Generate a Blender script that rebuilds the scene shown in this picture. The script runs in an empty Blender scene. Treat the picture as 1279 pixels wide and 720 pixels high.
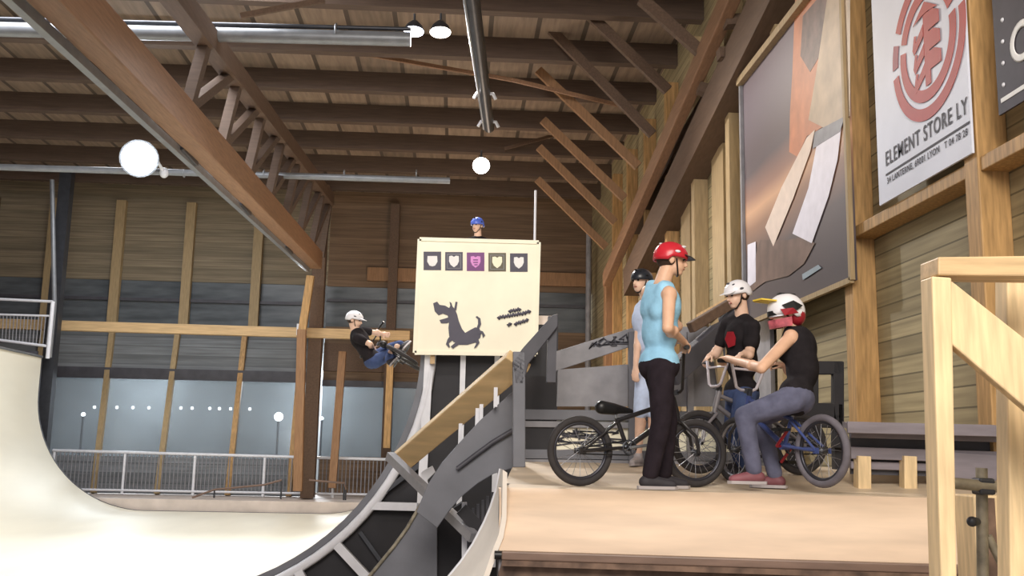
import bpy, bmesh, math, random
from mathutils import Vector, Matrix, Quaternion
random.seed(7)
SC = bpy.context.scene
COL = SC.collection
V = Vector
PI = math.pi

# ------------------------------------------------------------------ camera
H = 1.90                       # eye height over the half-pipe floor (z = 0)
F = 1250.0                     # focal length in pixels of the 1279 wide frame
PITCH, YAW, ROLL = math.radians(9.15), math.radians(2.98), 0.020
cam_d = bpy.data.cameras.new('camera'); cam_d.lens = 36.0 * F / 1279.0; cam_d.sensor_width = 36.0
cam_d.clip_end = 300
cam = bpy.data.objects.new('camera', cam_d); COL.objects.link(cam)
fw = V((math.sin(YAW)*math.cos(PITCH), math.cos(YAW)*math.cos(PITCH), math.sin(PITCH)))
rt0 = V((math.cos(YAW), -math.sin(YAW), 0)); up0 = rt0.cross(fw)
# the picture turns clockwise by ROLL, so the camera turns the other way
rt = rt0*math.cos(ROLL) + up0*math.sin(ROLL)
up = up0*math.cos(ROLL) - rt0*math.sin(ROLL)
EYE = V((0, 0, H))
cam.matrix_world = Matrix(((rt.x, up.x, -fw.x, EYE.x), (rt.y, up.y, -fw.y, EYE.y), (rt.z, up.z, -fw.z, EYE.z), (0, 0, 0, 1)))
SC.camera = cam

def at(px, py, Y=None, X=None, Z=None):
    """survey helper: the point of a world plane seen at a given spot of the photograph"""
    d = fw + rt*((px-639.5)/F) + up*((360-py)/F)
    if Y is not None: t = Y/d.y
    elif X is not None: t = X/d.x
    else: t = (Z-H)/d.z
    return EYE + d*t

# ------------------------------------------------------------------ materials
MATS = {}
def mat(name, col, rough=0.6, var=0.12, scale=6.0, metal=0.0, stretch=(1, 1, 1), bump=0.0, spec=0.4, col2=None, detail=4):
    if name in MATS: return MATS[name]
    m = bpy.data.materials.new(name); m.use_nodes = True
    nt = m.node_tree; bs = nt.nodes['Principled BSDF']
    bs.inputs['Roughness'].default_value = rough; bs.inputs['Metallic'].default_value = metal
    bs.inputs['Specular IOR Level'].default_value = spec
    c = [v for v in col]
    tc = nt.nodes.new('ShaderNodeTexCoord'); mp = nt.nodes.new('ShaderNodeMapping'); nz = nt.nodes.new('ShaderNodeTexNoise')
    mp.inputs['Scale'].default_value = stretch
    nz.inputs['Scale'].default_value = scale; nz.inputs['Detail'].default_value = detail
    nt.links.new(tc.outputs['Object'], mp.inputs['Vector']); nt.links.new(mp.outputs[0], nz.inputs['Vector'])
    cr = nt.nodes.new('ShaderNodeValToRGB')
    lo = col2 if col2 else [max(0, v*(1-var*1.6)) for v in c]
    hi = [min(1, v*(1+var)) for v in c]
    cr.color_ramp.elements[0].position = 0.3; cr.color_ramp.elements[1].position = 0.7
    cr.color_ramp.elements[0].color = (*lo, 1); cr.color_ramp.elements[1].color = (*hi, 1)
    nt.links.new(nz.outputs['Fac'], cr.inputs['Fac']); nt.links.new(cr.outputs[0], bs.inputs['Base Color'])
    if bump:
        bp = nt.nodes.new('ShaderNodeBump'); bp.inputs['Strength'].default_value = bump; bp.inputs['Distance'].default_value = 0.02
        nt.links.new(nz.outputs['Fac'], bp.inputs['Height']); nt.links.new(bp.outputs[0], bs.inputs['Normal'])
    MATS[name] = m
    return m

def lin(r, g, b):
    def f(v):
        v /= 255.0
        return v/12.92 if v <= 0.04045 else ((v+0.055)/1.055)**2.4
    return (f(r), f(g), f(b))

def plank_mat(name, col, gap, axis='Z', line=0.35, width=0.09, var=0.18, rough=0.7, stretch=(0.5, 0.5, 6)):
    """boards: grain noise plus a dark joint every gap metres along one object axis"""
    m = mat(name, col, rough=rough, var=var, scale=2.2, stretch=stretch)
    nt = m.node_tree; bs = nt.nodes['Principled BSDF']; tc = [n for n in nt.nodes if n.type == 'TEX_COORD'][0]
    cr = [n for n in nt.nodes if n.type == 'VALTORGB'][0]
    sp = nt.nodes.new('ShaderNodeSeparateXYZ'); nt.links.new(tc.outputs['Object'], sp.inputs[0])
    dv = nt.nodes.new('ShaderNodeMath'); dv.operation = 'DIVIDE'; dv.inputs[1].default_value = gap
    nt.links.new(sp.outputs[axis], dv.inputs[0])
    fr = nt.nodes.new('ShaderNodeMath'); fr.operation = 'FRACT'; nt.links.new(dv.outputs[0], fr.inputs[0])
    lt = nt.nodes.new('ShaderNodeMath'); lt.operation = 'LESS_THAN'; lt.inputs[1].default_value = width
    nt.links.new(fr.outputs[0], lt.inputs[0])
    fl = nt.nodes.new('ShaderNodeMath'); fl.operation = 'FLOOR'; nt.links.new(dv.outputs[0], fl.inputs[0])
    wn = nt.nodes.new('ShaderNodeTexWhiteNoise'); wn.noise_dimensions = '1D'; nt.links.new(fl.outputs[0], wn.inputs['W'])
    mr = nt.nodes.new('ShaderNodeMapRange'); mr.inputs['To Min'].default_value = 0.82; mr.inputs['To Max'].default_value = 1.12
    nt.links.new(wn.outputs['Value'], mr.inputs['Value'])
    mx0 = nt.nodes.new('ShaderNodeVectorMath'); mx0.operation = 'SCALE'
    nt.links.new(cr.outputs[0], mx0.inputs[0]); nt.links.new(mr.outputs[0], mx0.inputs['Scale'])
    mx = nt.nodes.new('ShaderNodeMix'); mx.data_type = 'RGBA'
    nt.links.new(lt.outputs[0], mx.inputs['Factor']); nt.links.new(mx0.outputs[0], mx.inputs[6])
    mx.inputs[7].default_value = (*[v*line for v in col], 1)
    nt.links.new(mx.outputs[2], bs.inputs['Base Color'])
    return m

def emit(name, col, strength):
    m = bpy.data.materials.new(name); m.use_nodes = True; nt = m.node_tree
    bs = nt.nodes['Principled BSDF']; bs.inputs['Base Color'].default_value = (*col, 1)
    bs.inputs['Emission Color'].default_value = (*col, 1); bs.inputs['Emission Strength'].default_value = strength
    MATS[name] = m
    return m

W = lambda n, r, g, b, **k: mat(n, lin(r, g, b), **k)
M_ceil = plank_mat('ceiling_boards', lin(138, 120, 104), 0.96, 'X', line=0.3, width=0.10, stretch=(4, 0.4, 1))
M_purlin = W('purlin_wood', 92, 76, 66, rough=0.75, stretch=(0.3, 4, 4))
M_glulam = W('glulam_beam', 144, 110, 84, rough=0.6, stretch=(5, 0.4, 5))
M_glulam_d = W('dark_glulam', 100, 80, 66, rough=0.7, stretch=(4, 0.4, 4))
M_orange = W('orange_timber', 150, 114, 82, rough=0.6, stretch=(4, 4, 0.5))
M_post = W('wall_post_wood', 184, 146, 96, rough=0.55, stretch=(5, 5, 0.5), var=0.2)
M_postpale = W('pale_wall_post', 170, 148, 112, rough=0.6, stretch=(5, 5, 0.5))
M_wallr = plank_mat('right_wall_boards', lin(168, 154, 120), 0.185, 'Z', line=0.42, width=0.09, stretch=(1, 0.3, 8))
M_wallb = plank_mat('back_wall_boards', lin(120, 98, 78), 0.24, 'Z', line=0.7, width=0.1, stretch=(0.3, 1, 8))
M_wallbl = plank_mat('back_wall_olive_boards', lin(136, 124, 104), 0.22, 'Z', line=0.72, width=0.1, stretch=(0.3, 1, 8))
M_wallblb = plank_mat('grey_lower_cladding', lin(122, 126, 130), 0.3, 'Z', line=0.6, width=0.08, stretch=(0.3, 1, 6))
M_pine = W('new_pine', 224, 198, 156, rough=0.5, stretch=(6, 6, 0.6), var=0.14)
M_stairpine = W('stair_rail_pine', 224, 194, 144, rough=0.5, var=0.12, scale=2.5, stretch=(0.6, 0.6, 5))
M_pine_h = W('new_pine_rail', 206, 176, 134, rough=0.5, stretch=(0.6, 6, 6), var=0.14)
M_railwood = W('rail_wood', 196, 166, 124, rough=0.55, stretch=(0.3, 5, 5))
M_cream = W('ramp_skin', 236, 232, 216, rough=0.45, var=0.05, scale=0.8, stretch=(1, 0.25, 1), spec=0.3)
M_deckface = W('deck_face_ply', 218, 194, 170, rough=0.5, var=0.10, scale=2.0, stretch=(0.6, 1, 5))
M_decktop = W('deck_top_ply', 214, 196, 172, rough=0.5, var=0.12, scale=2.0, stretch=(0.6, 2, 1))
M_deckpale = W('pale_ramp_skin', 226, 218, 208, rough=0.5, var=0.07, scale=2.0)
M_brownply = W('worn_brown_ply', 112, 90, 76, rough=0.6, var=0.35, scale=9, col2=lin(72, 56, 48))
M_coping = W('lip_timber', 126, 104, 92, rough=0.4, var=0.15, scale=4, stretch=(0.4, 4, 4))
M_grey = W('grey_paint', 112, 114, 122, rough=0.5, var=0.10, scale=3)
M_greyl = W('light_grey_paint', 138, 138, 144, rough=0.5, var=0.14, scale=5)
M_greyd = W('dark_grey_paint', 76, 76, 84, rough=0.5, var=0.12, scale=4)
M_bench = W('bench_grey_paint', 132, 126, 134, rough=0.5, var=0.14, scale=4, stretch=(0.5, 4, 4))
M_black = W('black_ply', 38, 37, 42, rough=0.6, var=0.2, scale=3)
M_blackplas = W('black_plastic', 24, 24, 26, rough=0.4, var=0.1)
M_steelw = W('white_steel', 222, 224, 232, rough=0.35, var=0.05)
M_steel = W('galvanised_steel', 150, 154, 160, rough=0.35, metal=0.7, var=0.1)
M_steeld = W('dark_steel', 70, 72, 78, rough=0.4, metal=0.5, var=0.1)
M_pipe = W('grey_pipe', 132, 136, 142, rough=0.4, metal=0.3, var=0.08)
M_floor = W('hall_floor', 148, 136, 122, rough=0.7, var=0.15, scale=1.5)
M_floorp = W('pale_floor_boards', 206, 194, 186, rough=0.55, var=0.10, scale=2)
M_scaff = W('scaffold_tube', 158, 150, 132, rough=0.5, metal=0.3, var=0.3, scale=12)
M_board = W('sign_board_cream', 255, 247, 224, rough=0.5, var=0.06, scale=1.2)
M_ink = W('print_grey', 84, 82, 96, rough=0.6, var=0.06)
M_white = W('print_white', 240, 240, 240, rough=0.6, var=0.02)
M_purple = W('print_purple', 128, 78, 134, rough=0.6, var=0.05)
M_pink = W('print_pink', 224, 150, 216, rough=0.6, var=0.05)
M_olive = W('print_olive', 104, 98, 84, rough=0.6, var=0.05)
M_creamp = W('print_cream', 250, 246, 220, rough=0.6, var=0.02)
M_bannerw = W('banner_white', 222, 226, 240, rough=0.55, var=0.06, scale=0.9)
M_red = W('logo_red', 172, 62, 56, rough=0.55, var=0.06)
M_redhi = W('logo_red_plum', 150, 66, 78, rough=0.55, var=0.06)
M_text = W('lettering_charcoal', 62, 58, 66, rough=0.6, var=0.05)
M_darkban = W('dark_banner', 66, 60, 68, rough=0.6, var=0.08)
M_skin = W('skin', 220, 178, 150, rough=0.5, var=0.06, scale=12, spec=0.3)
M_skin2 = W('skin_pale', 222, 186, 164, rough=0.5, var=0.06, scale=12, spec=0.3)
M_cyan = W('cyan_cotton', 150, 200, 230, rough=0.9, var=0.10, scale=9, bump=0.6, spec=0.1)
M_blackcot = W('black_cotton', 40, 37, 40, rough=0.95, var=0.2, scale=9, bump=0.6, spec=0.1)
M_charcoal = W('charcoal_trousers', 42, 36, 42, rough=0.95, var=0.2, scale=9, bump=0.6, spec=0.1)
M_jeans = W('blue_denim', 70, 84, 122, rough=0.9, var=0.18, scale=10, bump=0.5, spec=0.1)
M_jeansg = W('grey_denim', 98, 100, 122, rough=0.9, var=0.16, scale=10, bump=0.5, spec=0.1)
M_whitecot = W('pale_blue_cotton', 190, 206, 236, rough=0.85, var=0.1, scale=14)
M_helred = W('red_helmet_shell', 200, 44, 58, rough=0.25, var=0.08)
M_helwhite = W('white_helmet_shell', 238, 238, 244, rough=0.25, var=0.03)
M_helblue = W('blue_helmet_shell', 84, 110, 210, rough=0.25, var=0.08)
M_helblack = W('black_helmet_shell', 40, 44, 52, rough=0.3, var=0.1)
M_yellow = W('yellow_visor', 238, 206, 74, rough=0.3, var=0.05)
M_darkred = W('dark_red_paint', 150, 34, 46, rough=0.3, var=0.1)
M_hair = W('brown_hair', 62, 44, 34, rough=0.7, var=0.25, scale=30)
M_eye = W('eye_dark', 30, 24, 22, rough=0.2, var=0.02)
M_lip = W('lip', 160, 88, 80, rough=0.5, var=0.05)
M_tire = W('tyre_rubber', 52, 49, 50, rough=0.8, var=0.12, scale=20)
M_tireg = W('grey_tyre_rubber', 104, 100, 108, rough=0.8, var=0.1, scale=20)
M_rim = W('rim_alloy', 150, 150, 156, rough=0.3, metal=0.8, var=0.06)
M_rimd = W('dark_rim', 62, 62, 70, rough=0.35, metal=0.5, var=0.06)
M_fblack = W('black_frame_paint', 40, 38, 40, rough=0.3, var=0.08)
M_fblue = W('blue_frame_paint', 70, 84, 138, rough=0.3, var=0.08)
M_fgrey = W('grey_frame_paint', 120, 116, 120, rough=0.3, var=0.08)
M_chrome = W('chrome_bar', 214, 208, 216, rough=0.2, metal=0.35, var=0.04)
M_redseat = W('red_saddle', 170, 40, 52, rough=0.5, var=0.1)
M_shoe = W('shoe_dark', 48, 46, 52, rough=0.7, var=0.15)
M_shoew = W('shoe_sole_white', 168, 162, 164, rough=0.6, var=0.05)
M_shoer = W('shoe_red', 124, 74, 82, rough=0.6, var=0.2)
M_ext = W('outer_wall_render', 128, 134, 138, rough=0.8, var=0.12, scale=0.4)
M_lampw = emit('floodlight_lens', (0.86, 0.93, 1.0), 60.0)
M_lampwarm = emit('warm_lamp_lens', (1.0, 0.86, 0.74), 30.0)
M_lampcool = emit('cool_lamp_lens', (0.8, 0.84, 1.0), 30.0)
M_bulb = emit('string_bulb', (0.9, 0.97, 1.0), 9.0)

M_glass = bpy.data.materials.new('window_glass'); M_glass.use_nodes = True
_nt = M_glass.node_tree; _nt.nodes.remove(_nt.nodes['Principled BSDF'])
_o = _nt.nodes['Material Output']; _mx = _nt.nodes.new('ShaderNodeMixShader'); _tr = _nt.nodes.new('ShaderNodeBsdfTransparent')
_gl = _nt.nodes.new('ShaderNodeBsdfPrincipled'); _gl.inputs['Base Color'].default_value = (*lin(132, 138, 144), 1); _gl.inputs['Roughness'].default_value = 0.12
_tr.inputs['Color'].default_value = (0.90, 0.94, 0.96, 1)
_nz = _nt.nodes.new('ShaderNodeTexNoise'); _nz.inputs['Scale'].default_value = 0.7
_mr = _nt.nodes.new('ShaderNodeMapRange'); _mr.inputs['To Min'].default_value = 0.35; _mr.inputs['To Max'].default_value = 0.6
_nt.links.new(_nz.outputs['Fac'], _mr.inputs['Value']); _nt.links.new(_mr.outputs[0], _mx.inputs[0])
_nt.links.new(_tr.outputs[0], _mx.inputs[1]); _nt.links.new(_gl.outputs[0], _mx.inputs[2]); _nt.links.new(_mx.outputs[0], _o.inputs[0])

# ------------------------------------------------------------------ mesh builder
def frame(d, upv=V((0, 0, 1))):
    d = d.normalized()
    if abs(d.dot(upv)) > 0.98: upv = V((0, 1, 0)) if abs(d.y) < 0.9 else V((1, 0, 0))
    s = d.cross(upv).normalized(); u = s.cross(d).normalized()
    return d, s, u

class MB:
    def __init__(self):
        self.v = []; self.f = []; self.mi = []; self.sm = []
    def add(self, vs, fs, mi=0, smooth=False):
        n = len(self.v); self.v += [tuple(p) for p in vs]
        for f in fs:
            self.f.append([i+n for i in f]); self.mi.append(mi); self.sm.append(smooth)
        return self
    def box(self, c, s, rot=None, mi=0):
        c = V(c); h = V(s)*0.5
        vs = [V((x*h.x, y*h.y, z*h.z)) for x in (-1, 1) for y in (-1, 1) for z in (-1, 1)]
        if rot is not None: vs = [rot @ p for p in vs]
        return self.add([c+p for p in vs], [(0, 1, 3, 2), (4, 6, 7, 5), (0, 4, 5, 1), (2, 3, 7, 6), (0, 2, 6, 4), (1, 5, 7, 3)], mi)
    def bar(self, a, b, w, h, upv=V((0, 0, 1)), mi=0):
        """square timber from a to b, w wide across, h tall"""
        a = V(a); b = V(b); d, s, u = frame(b-a, upv)
        vs = []
        for p in (a, b):
            for x, y in ((-1, -1), (1, -1), (1, 1), (-1, 1)): vs.append(p + s*(x*w/2) + u*(y*h/2))
        return self.add(vs, [(3, 2, 1, 0), (4, 5, 6, 7), (0, 1, 5, 4), (1, 2, 6, 5), (2, 3, 7, 6), (3, 0, 4, 7)], mi)
    def tube(self, pts, r, n=10, mi=0, closed=False, caps=True):
        pts = [V(p) for p in pts]; rings = []; N = len(pts)
        u = None
        for i, p in enumerate(pts):
            a = pts[i-1] if i > 0 else (pts[-1] if closed else p); b = pts[(i+1) % N] if (i < N-1 or closed) else p
            d = (b-a).normalized()
            if u is None: _, s, u = frame(d)
            u = (u - d*u.dot(d)).normalized(); s = d.cross(u)
            rr = r[i] if isinstance(r, (list, tuple)) else r
            rings.append([p + s*(math.cos(2*PI*k/n)*rr) + u*(math.sin(2*PI*k/n)*rr) for k in range(n)])
        vs = [q for ring in rings for q in ring]; fs = []
        for i in range(N if closed else N-1):
            j = (i+1) % N
            for k in range(n): fs.append((i*n+k, i*n+(k+1) % n, j*n+(k+1) % n, j*n+k))
        self.add(vs, fs, mi, True)
        if caps and not closed:
            self.add(rings[0], [tuple(range(n))[::-1]], mi); self.add(rings[-1], [tuple(range(n))], mi)
        return self
    def torus(self, c, axis, R, r, n=40, m=8, mi=0, flat=1.0):
        c = V(c); a, s, u = frame(V(axis)); vs = []; fs = []
        for i in range(n):
            t = 2*PI*i/n; e = s*math.cos(t) + u*math.sin(t)
            for k in range(m):
                q = 2*PI*k/m; vs.append(c + e*(R + r*math.cos(q)) + a*(r*flat*math.sin(q)))
        for i in range(n):
            for k in range(m): fs.append((i*m+k, ((i+1) % n)*m+k, ((i+1) % n)*m+(k+1) % m, i*m+(k+1) % m))
        return self.add(vs, fs, mi, True)
    def ell(self, c, ax, rot=None, n=16, m=10, mi=0):
        c = V(c); vs = []; fs = []
        for j in range(m+1):
            ph = PI*j/m
            for i in range(n):
                t = 2*PI*i/n
                p = V((ax[0]*math.sin(ph)*math.cos(t), ax[1]*math.sin(ph)*math.sin(t), ax[2]*math.cos(ph)))
                vs.append(c + (rot @ p if rot is not None else p))
        for j in range(m):
            for i in range(n): fs.append((j*n+i, (j+1)*n+i, (j+1)*n+(i+1) % n, j*n+(i+1) % n))
        return self.add(vs, fs, mi, True)
    def cap(self, a, b, ra, rb, n=14, m=5, mi=0):
        """closed round cone from a to b"""
        a = V(a); b = V(b); d, s, u = frame(b-a); vs = []; fs = []; rows = []
        for j in range(m+1): rows.append((a - d*(ra*math.cos(PI/2*j/m)), ra*math.sin(PI/2*j/m)))
        for j in range(m+1): rows.append((b + d*(rb*math.sin(PI/2*j/m)), rb*math.cos(PI/2*j/m)))
        for p, r in rows:
            r = max(r, 1e-4)
            for k in range(n): vs.append(p + s*(r*math.cos(2*PI*k/n)) + u*(r*math.sin(2*PI*k/n)))
        R = len(rows)
        for j in range(R-1):
            for k in range(n): fs.append((j*n+k, j*n+(k+1) % n, (j+1)*n+(k+1) % n, (j+1)*n+k))
        fs.append(tuple(range(n))[::-1]); fs.append(tuple((R-1)*n+k for k in range(n)))
        return self.add(vs, fs, mi, True)
    def prism(self, poly, ext, mi=0, smooth=False):
        """flat polygon (list of points) pushed along ext"""
        n = len(poly); e = V(ext); vs = [V(p) for p in poly] + [V(p)+e for p in poly]
        fs = [tuple(range(n)), tuple(range(2*n-1, n-1, -1))] + [(i, i+n, (i+1) % n+n, (i+1) % n) for i in range(n)]
        return self.add(vs, fs, mi, smooth)
    def flat(self, poly, mi=0):
        return self.add(poly, [tuple(range(len(poly)))], mi)
    def ribbon(self, A, B, mi=0, smooth=True):
        n = len(A); fs = [(i, i+1, n+i+1, n+i) for i in range(n-1)]
        return self.add(list(A)+list(B), fs, mi, smooth)
    def slab(self, A, B, thick, mi=0):
        """thick strip between two polylines, thick = list of offset vectors or one vector"""
        n = len(A); T = thick if isinstance(thick, list) else [thick]*n
        A2 = [V(a)+t for a, t in zip(A, T)]; B2 = [V(b)+t for b, t in zip(B, T)]
        self.ribbon(A, B, mi); self.ribbon(B2, A2, mi)
        self.ribbon(A2, A, mi, False); self.ribbon(B, B2, mi, False)
        self.add([A[0], B[0], B2[0], A2[0]], [(0, 1, 2, 3)], mi); self.add([A[-1], A2[-1], B2[-1], B[-1]], [(0, 1, 2, 3)], mi)
        return self
    def mesh(self, name, mats):
        me = bpy.data.meshes.new(name); me.from_pydata(self.v, [], self.f)
        for m in (mats if isinstance(mats, (list, tuple)) else [mats]): me.materials.append(m)
        me.polygons.foreach_set('material_index', self.mi); me.polygons.foreach_set('use_smooth', self.sm)
        bm = bmesh.new(); bm.from_mesh(me)
        bmesh.ops.recalc_face_normals(bm, faces=bm.faces[:]); bm.to_mesh(me); bm.free()
        me.update(); return me
    def build(self, name, mats, parent=None, bevel=0.0, local=False):
        o = bpy.data.objects.new(name, self.mesh(name, mats)); COL.objects.link(o)
        if bevel:
            b = o.modifiers.new('bevel', 'BEVEL'); b.width = bevel; b.segments = 2; b.limit_method = 'ANGLE'
        if parent is not None: adopt(o, parent, local)
        else: recentre(o)
        return o
    def blend(self, name, m, parent=None, voxel=0.01, smooth=4, factor=0.5):
        """one continuous skin grown over all the overlapping lumps"""
        me = self.mesh(name, m); o = bpy.data.objects.new(name, me); COL.objects.link(o)
        r = o.modifiers.new('r', 'REMESH'); r.mode = 'VOXEL'; r.voxel_size = voxel; r.use_smooth_shade = True
        s = o.modifiers.new('s', 'SMOOTH'); s.iterations = smooth; s.factor = factor
        bpy.context.view_layer.update()
        ev = o.evaluated_get(bpy.context.evaluated_depsgraph_get())
        nm = bpy.data.meshes.new_from_object(ev); o.modifiers.clear(); o.data = nm; nm.name = name
        for p in nm.polygons: p.use_smooth = True
        bpy.data.meshes.remove(me)
        if parent is not None: adopt(o, parent)
        return o

def recentre(o):
    me = o.data
    if not len(me.vertices): return
    xs = [v.co for v in me.vertices]
    c = V(((min(p.x for p in xs)+max(p.x for p in xs))/2, (min(p.y for p in xs)+max(p.y for p in xs))/2, min(p.z for p in xs)))
    me.transform(Matrix.Translation(-c)); o.location = c

def adopt(o, parent, local=False):
    o.parent = parent
    if not local:
        me = o.data; me.transform(Matrix.Translation(-parent.location))
def thing(name, loc, label, cat, group=None, rotz=None, kind=None):
    o = bpy.data.objects.new(name, None); o.empty_display_size = 0.2; o.location = V(loc)
    if rotz is not None: o.rotation_euler = (0, 0, rotz)
    COL.objects.link(o); return tag(o, label, cat, group, kind)
def tag(o, label, cat, group=None, kind=None):
    o['label'] = label; o['category'] = cat
    if group: o['group'] = group
    if kind: o['kind'] = kind
    return o
def struct(mb, name, mats, label, cat, bevel=0.0, group=None):
    return tag(mb.build(name, mats, bevel=bevel), label, cat, group, 'structure')
def text_mesh(txt, size, extr=0.002, bold=0.0):
    c = bpy.data.curves.new('t', 'FONT'); c.body = txt; c.size = size; c.extrude = extr; c.offset = bold; c.space_character = 1.14
    o = bpy.data.objects.new('t', c); COL.objects.link(o); bpy.context.view_layer.update()
    me = bpy.data.meshes.new_from_object(o.evaluated_get(bpy.context.evaluated_depsgraph_get()))
    bpy.data.objects.remove(o); bpy.data.curves.remove(c)
    return me
# ================================================================== THE HALL
XR = 4.40            # right wall
YB = 33.0            # back wall
ZC = 10.35           # ceiling boards
XL = -17.0
ORD = ['first', 'second', 'third', 'fourth', 'fifth', 'sixth', 'seventh', 'eighth', 'ninth', 'tenth', 'eleventh', 'twelfth', 'thirteenth', 'fourteenth', 'fifteenth', 'sixteenth', 'seventeenth', 'eighteenth']

struct(MB().box((-6.3, 15.5, -0.32), (22.0, 37.0, 0.2)), 'floor', M_floor, 'worn beige hall floor under the ramps', 'floor')
struct(MB().box((-7.9, 31.2, 0.10), (18.0, 4.2, 0.44)), 'trim_1', M_floorp, 'pale raised floor behind the far end of the half-pipe', 'floor platform')
struct(MB().box(((XL+XR)/2, 15.5, ZC+0.05), (XR-XL+0.6, 37.0, 0.1)), 'ceiling', M_ceil, 'brown boarded wooden ceiling above the purlins', 'ceiling')
struct(MB().box((XR+0.1, 15.5, 5.0), (0.2, 37.0, 10.9)), 'wall_right', M_wallr, 'olive plank wall on the right carrying posters', 'wall')
# back wall: brown part behind the sign, with window strip
b = MB()
z1, z2 = at(560, 412, Y=YB).z, at(560, 362, Y=YB).z
b.box((0.0, YB+0.1, (z2+ZC)/2), (8.8, 0.2, ZC-z2)).box((2.2, YB+0.1, (z1-0.3)/2), (4.4, 0.2, z1+0.3)).box((-2.2, YB+0.1, (z1+3.95)/2), (4.4, 0.2, z1-3.95)).box((-2.2, YB+0.1, .6), (4.4, 0.2, 1.9))
struct(b, 'wall_back', M_wallb, 'brown plank back wall behind the cream sign', 'wall')
zl2 = at(230, 352, Y=YB).z
struct(MB().box(((XL-4.4)/2, YB+0.1, (zl2+ZC)/2), (-4.4-XL, 0.2, ZC-zl2)), 'wall_back_left', M_wallbl, 'olive boarded upper back wall left of the brown column', 'wall')
struct(MB().box((XL-0.1, 15.5, 5.0), (0.2, 37.0, 10.9)), 'wall_left', M_wallb, 'dim brown plank wall on the far left', 'wall')
# sloping lower wall on the left: from the rail down to the floor it leans out into the hall
ZR, YR = at(230, 412, Y=32.6).z, 32.6
ZG1, ZG2, ZF = at(230, 468, Y=32.2).z, at(230, 572, Y=31.5).z, 0.34
struct(MB().prism([(XL, 32.75, ZR-0.1), (XL, 32.35, ZG1), (XL, 32.45, ZG1), (XL, 32.85, ZR-0.1)], (-4.4-XL, 0, 0)), 'trim_2', M_wallblb, 'grey cladding band under the long timber rail', 'wall')
struct(MB().prism([(XL, 31.75, ZG2), (XL, 31.55, ZF), (XL, 31.65, ZF), (XL, 31.85, ZG2)], (-4.4-XL, 0, 0)), 'trim_3', M_wallblb, 'grey cladding under the big windows', 'wall')
struct(MB().box(((XL-4.4)/2, 32.32, ZG1), (-4.4-XL, 0.16, 0.34)), 'trim_4', M_greyd, 'dark horizontal beam above the big windows', 'beam')
# upright mullions (upper) and leaning mullions (lower)
ups = [at(x, 380, Y=YB-0.15).x for x in (-20, 58, 142, 231, 318)]
for i, x in enumerate(ups):
    b = MB().bar((x, YB-0.15, ZR), (x, YB-0.15, ZC-0.6), 0.30, 0.2, V((0, 1, 0)))
    struct(b, 'wall_stud', M_postpale if i else M_glulam_d, 'upright wood stud on the olive back wall, %s from the left' % ORD[i], 'wall stud', group='studs of the olive back wall')
bot = [at(x, 600, Y=31.55).x for x in (-60, 27, 119, 198, 286, 362)]
topx = [at(x, 425, Y=32.65).x for x in (-40, 55, 140, 222, 306, 378)]
for i in range(6):
    b = MB().bar((topx[i], 32.62, ZR), (bot[i], 31.5, ZF), 0.16, 0.16, V((0, 1, 0)))
    struct(b, 'window_mullion', M_post if i > 3 else M_postpale, 'leaning wood mullion of the big windows, %s from the left' % ORD[i], 'mullion', group='leaning mullions of the big windows')
# panes: window_1.. big leaning panes between mullions; upper dark panes between studs
def lerp(a, b, t): return a+(b-a)*t
for i in range(6):
    def px(j, z):
        t = (ZR-z)/(ZR-ZF); return lerp(topx[j], bot[j], t)
    yz = lambda z: lerp(32.62, 31.55, (ZR-z)/(ZR-ZF))+0.12
    xr = (lambda z: px(i+1, z)) if i < 5 else (lambda z: -4.4)
    b = MB().prism([(px(i, ZG1), yz(ZG1), ZG1), (xr(ZG1), yz(ZG1), ZG1), (xr(ZG2), yz(ZG2), ZG2), (px(i, ZG2), yz(ZG2), ZG2)], (0, 0.02, 0))
    struct(b, 'window_%d' % (i+1), M_glass, 'big blue grey window pane, %s from the left' % ORD[i], 'window')
M_dglass = W('dim_upper_glass', 96, 102, 108, rough=0.25, var=0.3, scale=0.9, stretch=(0.6, 1, 4))
edges = [XL] + ups + [-4.4]
for i in range(6):
    b = MB().box(((edges[i]+edges[i+1])/2, YB+0.05, (ZR+zl2)/2), (edges[i+1]-edges[i], 0.04, zl2-ZR))
    struct(b, 'window_%d' % (i+7), M_dglass, 'dim high window above the timber rail, %s from the left' % ORD[i], 'window')
    zb = at(230, 376, Y=YB).z
    struct(MB().box(((edges[i]+edges[i+1])/2, YB-0.05, zb), (edges[i+1]-edges[i]-0.3, 0.08, 0.1)), 'window_bar', M_greyd, 'dark bar across the dim high window, %s from the left' % ORD[i], 'window bar', group='bars of the high windows')
# window strip in the brown wall behind the sign
xs = [-4.4, at(490, 380, Y=YB).x, at(600, 380, Y=YB).x, at(735, 380, Y=YB).x]
for i in range(3):
    lab = ['dim window strip left of the slim back post, behind the airborne rider', 'dim window strip behind the cream sign, between back post and blue helmet', 'dark window strip right of the cream sign'][i]
    struct(MB().box(((xs[i]+xs[i+1])/2, YB+0.06, (z1+z2)/2), (xs[i+1]-xs[i], 0.04, z2-z1)), 'window_%d' % (i+13), M_dglass, lab, 'window')
    struct(MB().box(((xs[i]+xs[i+1])/2, YB-0.04, (z1+z2)/2+0.2), (xs[i+1]-xs[i], 0.08, 0.09)), 'window_bar', M_greyd, 'dark bar across the ' + lab[4:], 'window bar')
struct(MB().box((0.6, YB-0.06, at(560, 346, Y=YB).z), (7.4, 0.14, 0.45)), 'trim_5', M_orange, 'light brown timber band across the brown back wall', 'beam')
struct(MB().bar((xs[1], YB-0.2, 0.3), (xs[1], YB-0.2, 9.9), 0.30, 0.3, V((0, 1, 0))), 'wall_column', M_glulam_d, 'slim brown post on the back wall above the airborne rider', 'column')
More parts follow.
